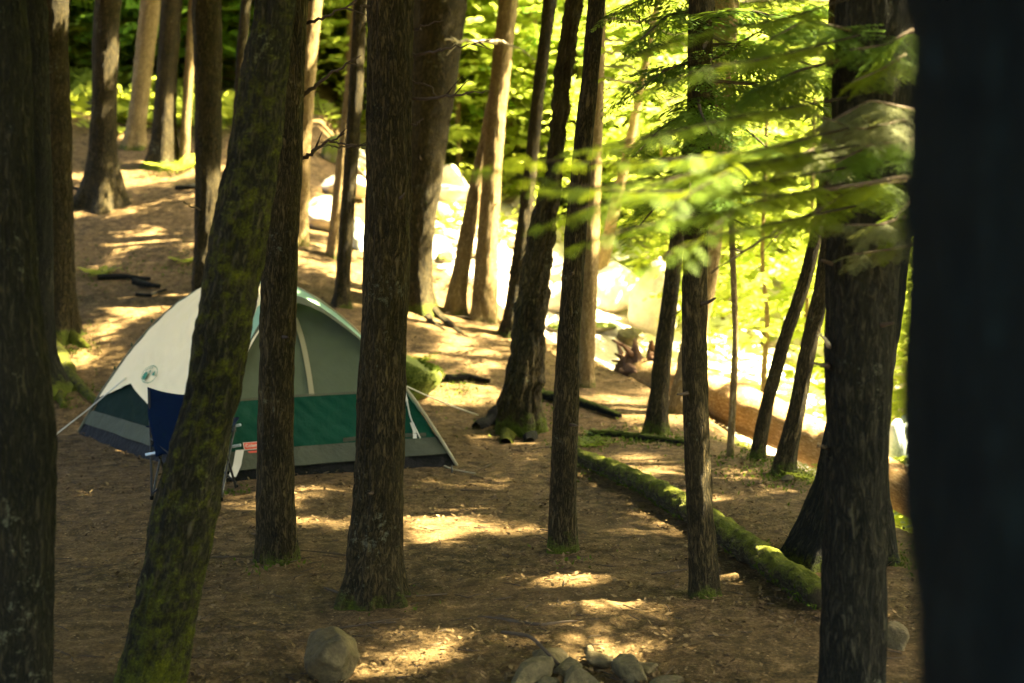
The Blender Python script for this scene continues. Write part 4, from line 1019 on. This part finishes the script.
# red label with white lettering
def face_frame(side, f, z, off):
    p = tpt(side, np.array([f]), np.array([z]), off)[0]; px_ = tpt(side, np.array([f + .02]), np.array([z]), off)[0]; pz = tpt(side, np.array([f]), np.array([z + .02]), off)[0]
    ex = px_ - p; ex /= np.linalg.norm(ex); ez = pz - p; ez -= ex * (ez @ ex); ez /= np.linalg.norm(ez); return p, ex, ez, np.cross(ex, ez)
def rectp(name, fr, x0, x1, y0, y1, lift, m, parent):
    p, ex, ez, nn = fr; V = [p + ex * a + ez * b + nn * lift for a, b in ((x0, y0), (x1, y0), (x1, y1), (x0, y1))]
    return mesh_np(name, V, [[0, 1, 2, 3]], m, parent)
def text(name, s, fr, size, m, parent, x, y, lift):
    p, ex, ez, nn = fr
    cu = bpy.data.curves.new(name, 'FONT'); cu.body = s; cu.size = size; cu.align_x = 'CENTER'; cu.align_y = 'CENTER'; cu.extrude = .0005; cu.offset = size * .02
    cu.materials.append(m); tmp = bpy.data.objects.new('tmp', cu)
    me = bpy.data.meshes.new_from_object(tmp); me.name = name; bpy.data.objects.remove(tmp)
    o = bpy.data.objects.new(name, me); col.objects.link(o)
    pos = p + ex * x + ez * y + nn * lift
    M = Matrix(((ex[0], ez[0], nn[0], pos[0]), (ex[1], ez[1], nn[1], pos[1]), (ex[2], ez[2], nn[2], pos[2]), (0, 0, 0, 1)))
    o.parent = parent; o.matrix_world = M
    o.matrix_local = Matrix.Translation(-origin_of(parent)) @ M
    return o
# label position: pixel (253,449)
def find_fz(side, px, row):
    best = None
    F0, Z0 = np.meshgrid(np.linspace(0, 1, 120), np.linspace(0, 1.38, 140)); P = tpt(side, F0.ravel(), Z0.ravel(), .03)
    d = P - CAM; y = d @ FW; X = 512 + F * d[:, 0] / y; Yp = 341.5 - F * (d @ UP) / y
    k = int(np.argmin((X - px) ** 2 + (Yp - row) ** 2)); return float(F0.ravel()[k]), float(Z0.ravel()[k])
f_, z_ = find_fz('front', 249, 446); fr = face_frame('front', f_, z_, .022)
lab = rectp('brand_label', fr, -.04, .10, -.025, .025, .006, RED, tent)
rectp('label_edge', fr, -.045, .105, -.030, .030, .003, WHITE, tent)
text('lettering', 'Coleman', fr, .034, WHITE, lab, .03, 0, .009)
rectp('small_tag', fr, -.02, .08, -.055, -.040, .004, RED, tent)
# oval emblem on the beige cover: ring, lamp and leaf shapes
f_, z_ = find_fz('left', 155, 376); 
def onfly(a, b, lift=.012):   # local metres on the cover near the emblem
    L = np.linalg.norm(SIDES['left'][1] - SIDES['left'][0]) * rho(z_)
    dz = .6
    return tpt('left', np.array([f_ + a / L]), np.array([z_ + b * dz]), .048 + lift, .035)[0]
def flyshape(name, pts, m=LOGO):
    P = np.array([onfly(a, b) for a, b in pts]); c = P.mean(0); n = len(P); V = np.vstack([P, c]); Q = [[i, (i + 1) % n, n] for i in range(n)]
    return mesh_np(name, V, Q, m, fly)
def ringshape(name, rx, ry, w, n=40):
    V = []; 
    for k in range(n):
        a = 2 * math.pi * k / n
        V.append(onfly(rx * math.cos(a), ry * math.sin(a))); V.append(onfly((rx - w) * math.cos(a), (ry - w * 1.4) * math.sin(a)))
    Q = [[2 * i, 2 * ((i + 1) % n), 2 * ((i + 1) % n) + 1, 2 * i + 1] for i in range(n)]
    mesh_np(name, V, Q, LOGO, fly)
ringshape('emblem_ring', .145, .115, .006)
flyshape('emblem_mark', [(-.075 + .042 * math.cos(t), -.03 + .052 * math.sin(t)) for t in np.linspace(0, 6.28, 14)[:-1]])
flyshape('emblem_mark', [(-.035, .02), (.0, .015), (-.005, .055), (-.03, .05)])
flyshape('emblem_mark', [(.04, -.005), (.10, .0), (.07, .065)])
for a in range(10):
    t = R(200 + a * 15) if a < 5 else R(20 + a * 15)
    cx, cy = .115 * math.cos(t), .085 * math.sin(t)
    flyshape('emblem_mark', [(cx - .007, cy - .009), (cx + .007, cy - .009), (cx + .007, cy + .009), (cx - .007, cy + .009)])
# toggles on the ridge edge
for z in (.55, .75, .95):
    p = tpt('left', np.array([.015]), np.array([z]), .07)[0]
    b0 = Buf(); tube([p - [0, 0, .015], p + [0, 0, .015]], .007, 6, b0); b0.obj('toggle', CANVAS_GREEN, tent)
# guy lines
pL = tpt('left', np.array([.13]), np.array([.50]), .05)[0]
gL = ground(46, 442)
b0 = Buf(); tube(resample(np.array([pL, (pL + gL) / 2 - [0, 0, .01], gL]), 10), .0055, 6, b0); b0.obj('guy_line', WHITE, tent)
pR = tpt('right', np.array([.08]), np.array([.58]), .06)[0]
gR = at(478, 415, ground(478, 428)[1] - .05)
b0 = Buf(); tube(resample(np.array([pR, (pR + gR) / 2 - [0, 0, .02], gR]), 10), .0055, 6, b0); b0.obj('guy_line', WHITE, tent)
p0 = tpt('front', np.array([.965]), np.array([.50]), .05)[0]; p1 = tpt('front', np.array([.90]), np.array([.19]), .05)[0]
b0 = Buf(); tube(resample(np.array([p0, (p0 + p1) / 2 - [.02, 0, .02], p1]), 10), .005, 6, b0)
for k in range(4):
    d = np.array([random.uniform(-.05, .05), -.02, random.uniform(-.08, .03)]); tube([p0, p0 + d * .6, p0 + d + [0, 0, -.02]], .006, 6, b0)
b0.obj('tie_cord', WHITE, tent)
for q in (gL, ground(452, 472)):
    b0 = Buf(); tube([q + [0, 0, -.1], q + [0, 0, .05]], .006, 6, b0); b0.obj('peg', STEEL, tent)

# ------------------------------------------------------------------ camp chair
ch = thing('camp_chair', 'blue folding camp chair behind the mossy leaning trunk, in front of the tent', 'chair', (*gp(190, 500), float(terrain(*gp(190, 500)))))
def chp(px, row, y): return at(px, row, y)
z0 = float(terrain(-2.1, 9.5))
FL = gp(152, 503); BLk = np.array([FL[0], FL[1]]); e1 = np.array([.47, -.04]); e2 = np.array([.02, .42])
def cp(a, b, z): q = BLk + e1 * a + e2 * b; return np.array([q[0], q[1], z0 + z])
def ctube(name, pts, r, m, seg=8):
    b0 = Buf(); tube(resample(np.array(pts), max(4, len(pts) * 4)), r, seg, b0); return b0.obj(name, m, ch, True)
for a in (0, 1):
    ctube('back_post', [cp(a, 0, 0), cp(a, .02, .4), cp(a, -.03, .74)], .0085, STEEL)
    ctube('leg', [cp(a, 1, 0), cp(a, .5, .24), cp(a, .04, .42)], .0085, STEEL)
    ctube('leg', [cp(a, .04, .02), cp(a, .5, .24), cp(a, .98, .44)], .0085, STEEL)
    ctube('arm_post', [cp(a, .98, .40), cp(a, 1.0, .5)], .0085, STEEL)
ctube('brace', [cp(0, 0, .04), cp(.5, 0, .22), cp(1, 0, .42)], .008, STEEL)
ctube('brace', [cp(1, 0, .04), cp(.5, .01, .22), cp(0, 0, .42)], .008, STEEL)
ctube('brace', [cp(0, 1, .04), cp(1, 1, .42)], .008, STEEL)
ctube('brace', [cp(1, 1.02, .04), cp(0, 1.02, .42)], .008, STEEL)
def sheet(name, fn, nu, nv, m):
    U, Vv = np.meshgrid(np.linspace(0, 1, nu), np.linspace(0, 1, nv)); P = np.array([fn(u, v) for u, v in zip(U.ravel(), Vv.ravel())])
    i = np.arange(nv - 1)[:, None]; j = np.arange(nu - 1)[None]
    Q = np.stack([i * nu + j, i * nu + j + 1, (i + 1) * nu + j + 1, (i + 1) * nu + j], -1).reshape(-1, 4)
    o = mesh_np(name, P, Q, m, ch, None, True); md = o.modifiers.new('thick', 'SOLIDIFY'); md.thickness = .006; return o
sheet('backrest', lambda u, v: cp(.5 + (u - .5) * (.84 + .2 * min(1, v * 1.6)), -.035 + .10 * math.sin(math.pi * u) * (1 - v * .5) * .6 + .012 * math.sin(u * 17 + v * 9), .29 + .47 * v - .05 * math.sin(math.pi * u) * v + .02 * (1 - v) * math.sin(u * 9)), 26, 18, BLUE)
sheet('seat', lambda u, v: cp(u, v, .42 - .12 * math.sin(math.pi * u) * math.sin(math.pi * min(v + .2, 1)) - .05 * (1 - v)), 20, 16, BLUE)
for a in (0, 1): sheet('armrest', lambda u, v, a=a: cp(a - .06 + .12 * u, v * 1.04 - .02, .50 - .04 * math.sin(math.pi * v)), 6, 12, BLUE)
for (a, b, z) in ((0, 0, .31), (1, 0, .31), (1.0, 1, .44), (1.0, .98, .30), (0, 1, .42)):
    p = cp(a, b, z); ctube('joint', [p - [.035, 0, .006], p + [.04, 0, .008]], .010, PALEPLASTIC)
for a in (0, 1):
    for b in (0, 1): p = cp(a, b, 0); ctube('foot_cap', [p + [0, 0, .0], p + [0, 0, .025]], .014, TUB)

# ------------------------------------------------------------------ litter, moss tufts
def on_view(n, y0, y1, xr, rs):
    y = y0 + (y1 - y0) * rs.rand(n) ** 1.4; x = rs.uniform(-1, 1, n) * (y * xr + .3)
    return x, y
rs = np.random.RandomState(42)
n = 42000; x, y = on_view(n, 4.9, 18, .40, rs)
dens = fbm(x * 1.5, y * 1.5, seed=14, octv=3)
s = (dens > .42 + .25 * rs.rand(n) - .12) & (bedmask(x, y) < .5)
inside = np.zeros(n, bool)
for k in range(n):
    pass
x, y = x[s], y[s]; n = len(x)
a = rs.uniform(0, 6.28, n); D = np.stack([np.cos(a), np.sin(a), rs.uniform(-.15, .5, n)], 1)
lt = [np.array([[0, 0, 0], [.5, .32, .10], [1, 0, .02], [.5, -.32, .12]]), np.array([[0, 0, 0], [.45, .22, -.05], [1, .05, .16], [.5, -.24, .05]]), np.array([[0, 0, .02], [.6, .14, .1], [1, 0, .1], [.4, -.14, 0]])]
V, Q, A = place(lt, np.stack([x, y, terrain(x, y) + .006 + rs.uniform(0, .008, n)], 1), D, rs.uniform(.010, .036, n) * (1 + .03 * y), tilt=.35, rs=rs)
o = mesh_np('leaf_litter', V, Q, LITTER, None, {'rnd': A ** 1.6}); o['kind'] = 'stuff'
n = 1100; x, y = on_view(n, 4.9, 17, .40, rs); s = bedmask(x, y) < .5; x, y = x[s], y[s]
b0 = Buf()
for xx, yy in zip(x, y):
    a = rs.uniform(0, 6.28); L = rs.uniform(.03, .14) if rs.rand() < .96 else rs.uniform(.2, .4); z = float(terrain(xx, yy)) + .009; d = np.array([math.cos(a), math.sin(a), rs.uniform(-.03, .06)])
    p = np.array([xx, yy, z]); tube([p, p + d * L * .5 + rs.normal(0, .006, 3) * [1, 1, .3], p + d * L], [.0028 + L * .006, .0025 + L * .005, .0012], 4, b0, rs.rand())
o = b0.obj('twig_litter', TWIG); o['kind'] = 'stuff'
# moss tufts on mossy ground, mound and roots
P = []
for (px, row), rad, a in MOSSY:
    g = ground(px, row); k = int(900 * rad * a * 2)
    q = rs.normal(0, rad * .5, (k, 2)) * [1, 1.3] + g[:2]; q = q[fbm(q[:, 0] * 4, q[:, 1] * 4, seed=19) > .42]
    P.append(np.column_stack([q, terrain(q[:, 0], q[:, 1]) + .004]))
P = np.vstack(P); n = len(P); a = rs.uniform(0, 6.28, n)
D = np.stack([np.cos(a) * .7, np.sin(a) * .7, rs.uniform(.3, 1, n)], 1)
V, Q, A = place(lt, P, D, rs.uniform(.015, .04, n), tilt=.9, rs=rs)
o = mesh_np('ground_moss', V, Q, MOSSTUFT, None, {'rnd': A}); o['kind'] = 'stuff'

def tufts(o, n, name, seed, size=(.02, .045), zmin=.1, parent=None, m=None, keep=None):
    rs = np.random.RandomState(seed); me = o.data; k = len(me.vertices)
    c = np.empty(k * 3, np.float32); me.vertices.foreach_get('co', c); c = c.reshape(-1, 3)
    nn = np.empty(k * 3, np.float32); me.vertices.foreach_get('normal', nn); nn = nn.reshape(-1, 3)
    off = np.array(origin_of(o)); w = (nn[:, 2] > zmin) & (fbm((c[:, 0] + off[0]) * 5, (c[:, 1] + off[1]) * 5, c[:, 2] * 5, seed, 2) > .42)
    if keep is not None: w &= keep(c + off)
    idx = np.where(w)[0]
    if not len(idx): return
    i = rs.choice(idx, n); P = c[i] + off + rs.uniform(-.012, .012, (n, 3)); D = nn[i] + rs.normal(0, .6, (n, 3))
    V, Q, A = place(lt, P, D, rs.uniform(*size, n), tilt=.9, rs=rs)
    mesh_np(name, V, Q, m or MOSSTUFT, o, {'rnd': A})
tufts(bpy.data.objects['mossy_rock'], 4000, 'moss', 1, (.012, .03), -.1)
tufts(bpy.data.objects['mossy_log'], 5200, 'moss', 2, (.015, .035), .2)
tufts(T10['root'].children[0], 2600, 'moss', 3, (.012, .028), -2, keep=lambda P: (P[:, 2] < 3) & (fbm(P[:, 0] * 7, P[:, 1] * 7, P[:, 2] * 5, 4, 2) > .5))
for q in T2['root'].children[1:]:
    if q.name.startswith('root'): tufts(q, 1500, 'moss', 5, (.02, .045), .0)
for q in TM['root'].children:
    if q.name.startswith('root'): tufts(q, 500, 'moss', 6, (.02, .04), .2)

# small seedlings and ferns
def fern(px, row, size, label, seed, m=FERN, Y=None, name='fern', nf=9, group=None):
    g = ground(px, row) if Y is None else at(px, row, Y)
    if Y is not None: g[2] = terrain(g[0], g[1])
    rs = np.random.RandomState(seed); a = np.arange(nf) / nf * 6.28 + rs.uniform(0, 6)
    D = np.stack([np.cos(a), np.sin(a), rs.uniform(.3, .8, nf)], 1)
    V, Q, A = place(FR[1], np.repeat(g[None], nf, 0), D, rs.uniform(.7, 1.1, nf) * size, tilt=.2, rs=rs)
    o = mesh_np(name, V, Q, m, None, {'rnd': A}); recenter(o); tag(o, label, 'plant', group)
fern(590, 446, .22, 'small green seedling at the upper end of the mossy log', 1, HEM_NEAR, name='seedling')
fern(600, 436, .16, 'tiny dark green seedling just behind the end of the mossy log', 2, HEM, name='seedling')
fern(420, 362, .25, 'dark green tuft growing on the mossy mound behind the tent', 3, HEM_NEAR, name='seedling')
fern(905, 520, .5, 'bright fern in the gap beside the nearest trunk', 4, Y=10.5)
fern(895, 490, .5, 'green seedling above the bright fern in the gap beside the nearest trunk', 5, HEM_NEAR, Y=10.9, name='seedling')
fern(745, 448, .2, 'small bright fern at the left foot of the leaning pair', 6)
fern(812, 482, .3, 'small bright fern at the right foot of the leaning pair', 7)
fern(100, 275, .25, 'low green fern on the slope beside the left trunks', 8)
fern(185, 262, .22, 'low green fern on the slope left of the straight dark trunk', 9)
fern(178, 170, .5, 'green fern at the top of the left slope beside the mossy foot', 10)
fern(525, 437, .12, 'tiny green tuft at the foot of the gnarled trunk', 11)

# ------------------------------------------------------------------ background vegetation
def sapling(x, y, h, rad, n, m, label, name='sapling', group='leafy saplings across the stream', seed=0, lean=0., r=.03, z0f=.18, bm=BARK_TAN, size=(.45, .8), tm=None, lod=3, cat='tree'):
    z = float(terrain(x, y)); rs = np.random.RandomState(seed)
    root = thing(name, label, cat, (x, y, z), group)
    pts = [(z, x, y, r), (z + h * .5, x + lean * h * .5 + rs.normal(0, .06), y, r * .8), (z + h, x + lean * h, y, r * .3)]
    trunk_mesh('trunk', pts, root, bm, seg=12, dz=.25, zfine=12, flare=.2, seed=seed)
    t = z0f + (1 - z0f) * rs.rand(n); k = (t * 14).astype(int); ang = (k * 2.4) % 6.28 + rs.normal(0, .9, n)
    rm = rad * np.clip(1.15 - abs(t - .5) * 1.2, .2, 1); rr = rm * np.sqrt(rs.uniform(.02, 1, n))
    P = np.stack([x + lean * h * t + rr * np.cos(ang), y + rr * np.sin(ang), z + h * (np.round(t * 14 + rs.normal(0, .18, n)) / 14) - .1 * rr], 1)
    a2 = ang + rs.normal(0, .8, n); D = np.stack([np.cos(a2), np.sin(a2), rs.uniform(-.3, .15, n)], 1)
    V, Q, A = place(LS if lod == 3 else FR[lod], P, D, rs.uniform(*size, n), tilt=.45, rs=rs)
    mesh_np('crown', V, Q, m, root, {'rnd': A})
# specified slender stems
def stem(px, row, label, ctrl, h, rad, n, seed, m=LEAF_Y, bm=BARK_TAN, z0=None):
    t = tree('sapling', label, (px, row), ctrl, m=bm, Htop=h, crown=None, seg=16, dz=.06, flare=.15, seed=seed)
    rs = np.random.RandomState(seed); z = t['bz'] + (z0 or h * .25) + (h - (z0 or h * .25)) * rs.rand(n)
    ang = rs.uniform(0, 6.28, n); rr = rad * np.sqrt(rs.rand(n))
    P = np.stack([t['ax'](z) + rr * np.cos(ang), t['ay'](z) + rr * np.sin(ang), np.round(z / .28) * .28 + rs.normal(0, .04, n) - .1 * rr], 1)
    D = np.stack([np.cos(ang), np.sin(ang), rs.uniform(-.3, .1, n)], 1)
    V, Q, A = place(LS, P, D, rs.uniform(.3, .5, n), tilt=.45, rs=rs); mesh_np('crown', V, Q, m, t['root'], {'rnd': A})
stem(730, 456, 'thin orange stem standing in front of the fallen log', [(733, 400, 7), (736, 340, 6), (732, 240, 6), (730, 150, 5)], 5.5, .9, 60, 61, z0=2.4)
stem(765, 408, 'very thin stem with yellow green leaves behind the fallen log', [(763, 380, 6), (768, 320, 5), (762, 260, 4), (764, 200, 4)], 4.2, 1.1, 170, 62, z0=.9)
stem(600, 300, 'thin yellow lit stem leaning right behind the orange tan trunk', [(602, 270, 12), (612, 220, 11), (628, 150, 10)], 5.0, 1.2, 120, 63, z0=2)
k = 0
for (x, y, h, rad, n) in [(3.6, 17.5, 4.0, 1.5, 230), (4.9, 16.2, 3.4, 1.3, 200), (5.9, 18.5, 3.0, 1.3, 200), (4.2, 20.5, 4.2, 1.6, 260), (7.2, 21, 4.0, 1.6, 240), (2.6, 23.5, 3.5, 1.8, 360), (5.2, 24, 6, 2.2, 450),
                           (1.0, 27, 4, 2.0, 360), (-.8, 28.5, 4.2, 2, 340), (-1.0, 26.5, 4.5, 1.4, 240), (-.1, 27.6, 4.6, 1.5, 260), (-1.9, 28.0, 4.6, 1.5, 260), (.6, 29.5, 5, 1.8, 260), (3.4, 27, 5.5, 2.2, 430), (7.6, 25, 6, 2.3, 450), (6.2, 28, 6, 2.4, 450), (9.2, 22, 6, 2.2, 400), (4.6, 13.4, 1.6, .8, 120), (5.0, 14.6, 2.6, 1.0, 180),
                           (1.6, 30, 5, 2.3, 320), (9.5, 28, 6, 2.4, 350), (-2.6, 29, 4.5, 2.1, 300), (3.9, 12.3, 1.2, .6, 90), (3.0, 20.2, 2.4, 1.1, 150)]:
    sapling(x, y, h, rad, n, LEAF_Y, 'slender sapling with sunlit yellow green leaves on the far side of the stream', seed=1200 + k, lean=RS.uniform(-.06, .1)); k += 1
# mixed woods climbing the far bank and the top of the left slope
cnt = 0
for gyy in np.arange(28, 54, 3.4):
    for gxx in np.arange(-17, 21, 2.8):
        x = gxx + RS.uniform(-1.2, 1.2); y = gyy + RS.uniform(-1.4, 1.4)
        if abs(x) > y * .40 + 2: continue
        cnt += 1
        kind = RS.rand()
        leftside = x < -.12 * y
        dens_ = .7
        if kind < (.22 if not leftside else .25):
            h = RS.uniform(7, 11)
            sapling(x, y, h, RS.uniform(1.8, 2.6), 204, HEM, 'dark green conifer in the woods beyond the stream', name='conifer_tree', group='conifers in the far woods', seed=1500 + cnt, r=.12, z0f=.08, bm=BARK, size=(.7, 1.2), lod=2)
        elif kind < .72:
            h = RS.uniform(4, 8)
            sapling(x, y, h, RS.uniform(2.0, 3.0), 231, LEAF_Y, 'sunlit broadleaf tree in the woods beyond the stream', name='broadleaf_tree', group='broadleaf trees in the far woods', seed=1700 + cnt, r=.07, z0f=.1, size=(.7, 1.1))
        else:
            h = RS.uniform(6, 10)
            sapling(x, y, h, RS.uniform(2.0, 3.0), 258, LEAF_G, 'dense green broadleaf tree in the woods beyond the stream', name='dense_tree', group='dense green trees in the far woods', seed=1900 + cnt, r=.1, z0f=.08, size=(.7, 1.1))
# near the crest of the left slope
for kk, (px, row, h, rad, n, mm) in enumerate([(60, 150, 3, 1.4, 260, LEAF_G), (85, 130, 4, 1.6, 300, HEM), (125, 115, 3, 1.2, 240, LEAF_G), (185, 120, 4, 1.6, 320, LEAF_Y), (205, 130, 3, 1.2, 240, LEAF_G), (235, 150, 3.5, 1.3, 260, LEAF_Y), (262, 160, 3.5, 1.3, 260, LEAF_Y),
                                               (320, 120, 5, 1.8, 420, LEAF_G), (345, 110, 5, 1.8, 420, LEAF_Y), (290, 140, 4, 1.4, 320, LEAF_Y), (90, 108, 3.6, 1.6, 300, LEAF_G), (128, 104, 3.6, 1.6, 300, LEAF_Y), (176, 100, 4, 1.7, 320, LEAF_G), (228, 104, 4, 1.7, 320, LEAF_Y), (272, 110, 4, 1.6, 300, LEAF_G), (66, 100, 4, 1.6, 300, LEAF_Y), (30, 140, 2.2, 1.4, 220, LEAF_Y), (75, 118, 2.4, 1.5, 240, LEAF_G), (110, 128, 1.8, 1.2, 180, LEAF_Y), (150, 112, 2.6, 1.5, 260, LEAF_Y), (175, 128, 2.0, 1.2, 200, LEAF_G), (222, 128, 2.6, 1.4, 240, LEAF_Y), (248, 120, 2.4, 1.4, 220, LEAF_Y), (340, 140, 2.4, 1.3, 220, LEAF_Y), (460, 130, 5, 2, 420, LEAF_Y), (20, 120, 4, 1.6, 300, HEM)]):
    d = ray(px, row); y = 26.5 + (kk % 4) * .9; p = CAM + d / d[1] * y
    sapling(float(p[0]), y, h, rad, n, mm, 'leafy undergrowth tree at the top of the slope behind the trunks', name='understory_tree', group='small trees along the top of the slope', seed=2200 + kk, lod=3 if mm != HEM else 2, r=.05)
# ground cover on the far banks
rs = np.random.RandomState(8)
n = 15000; y = 20 + 32 * rs.rand(n) ** 1.3; x = rs.uniform(-.42, .42, n) * (y + 4)
bmv = bedmask(x, y); s = (fbm(x * .7, y * .7, seed=23) > .42) & ((y > 27) | ((y > 23.5) & (x < -.12 * y)) | (x > 7) | ((bmv > .8) & (rs.rand(n) < .12))); x, y = x[s], y[s]; n = len(x)
a = rs.uniform(0, 6.28, n); D = np.stack([np.cos(a), np.sin(a), rs.uniform(0, .9, n)], 1)
V, Q, A = place(FR[2] + LS[:2], np.stack([x, y, terrain(x, y)], 1), D, rs.uniform(.4, 1.0, n), tilt=.5, rs=rs)
o = mesh_np('undergrowth', V, Q, FERN, None, {'rnd': A}); o['kind'] = 'stuff'

# ------------------------------------------------------------------ light, sky, camera
sun = bpy.data.lights.new('sun', 'SUN'); sun.energy = 5.0; sun.angle = R(.53); sun.color = (1, .85, .54)
so = bpy.data.objects.new('sun', sun); col.objects.link(so); so.location = (20, 10, 30)
so.rotation_euler = Vector([float(q) for q in SUN]).to_track_quat('Z', 'Y').to_euler()
wd = bpy.data.worlds.new('World'); scene.world = wd; wd.use_nodes = True
nt = wd.node_tree; bg = nt.nodes['Background']; sk = nt.nodes.new('ShaderNodeTexSky'); sk.sky_type = 'NISHITA'; sk.sun_disc = False
sk.sun_elevation = EL; sk.sun_rotation = math.atan2(AZ[0], AZ[1]); nt.links.new(sk.outputs[0], bg.inputs[0]); bg.inputs[1].default_value = .055; sk.dust_density = 6; sk.ozone_density = 0; sk.air_density = .8

cam = bpy.data.cameras.new('camera'); co = bpy.data.objects.new('camera', cam); col.objects.link(co)
cam.lens = 50; cam.sensor_width = 36; cam.clip_end = 500; cam.clip_start = .05
co.location = (0, 0, CAMZ); co.rotation_euler = (math.pi / 2 - PITCH, 0, 0)
cam.dof.use_dof = True; cam.dof.focus_distance = 7.6; cam.dof.aperture_fstop = 2.0
scene.camera = co
vs = scene.view_settings
scene.view_settings.view_transform = 'Standard'; vs.look = 'None'; vs.gamma = 1; vs.use_curve_mapping = False; vs.exposure = 5.0
scene.render.engine = 'CYCLES'
cy = scene.cycles
cy.use_denoising = True
try: cy.denoiser = 'OPENIMAGEDENOISE'
except Exception: pass
cy.max_bounces = 7; cy.diffuse_bounces = 4; cy.transmission_bounces = 6; cy.glossy_bounces = 2; cy.transparent_max_bounces = 4
cy.sample_clamp_indirect = 6; cy.use_fast_gi = False
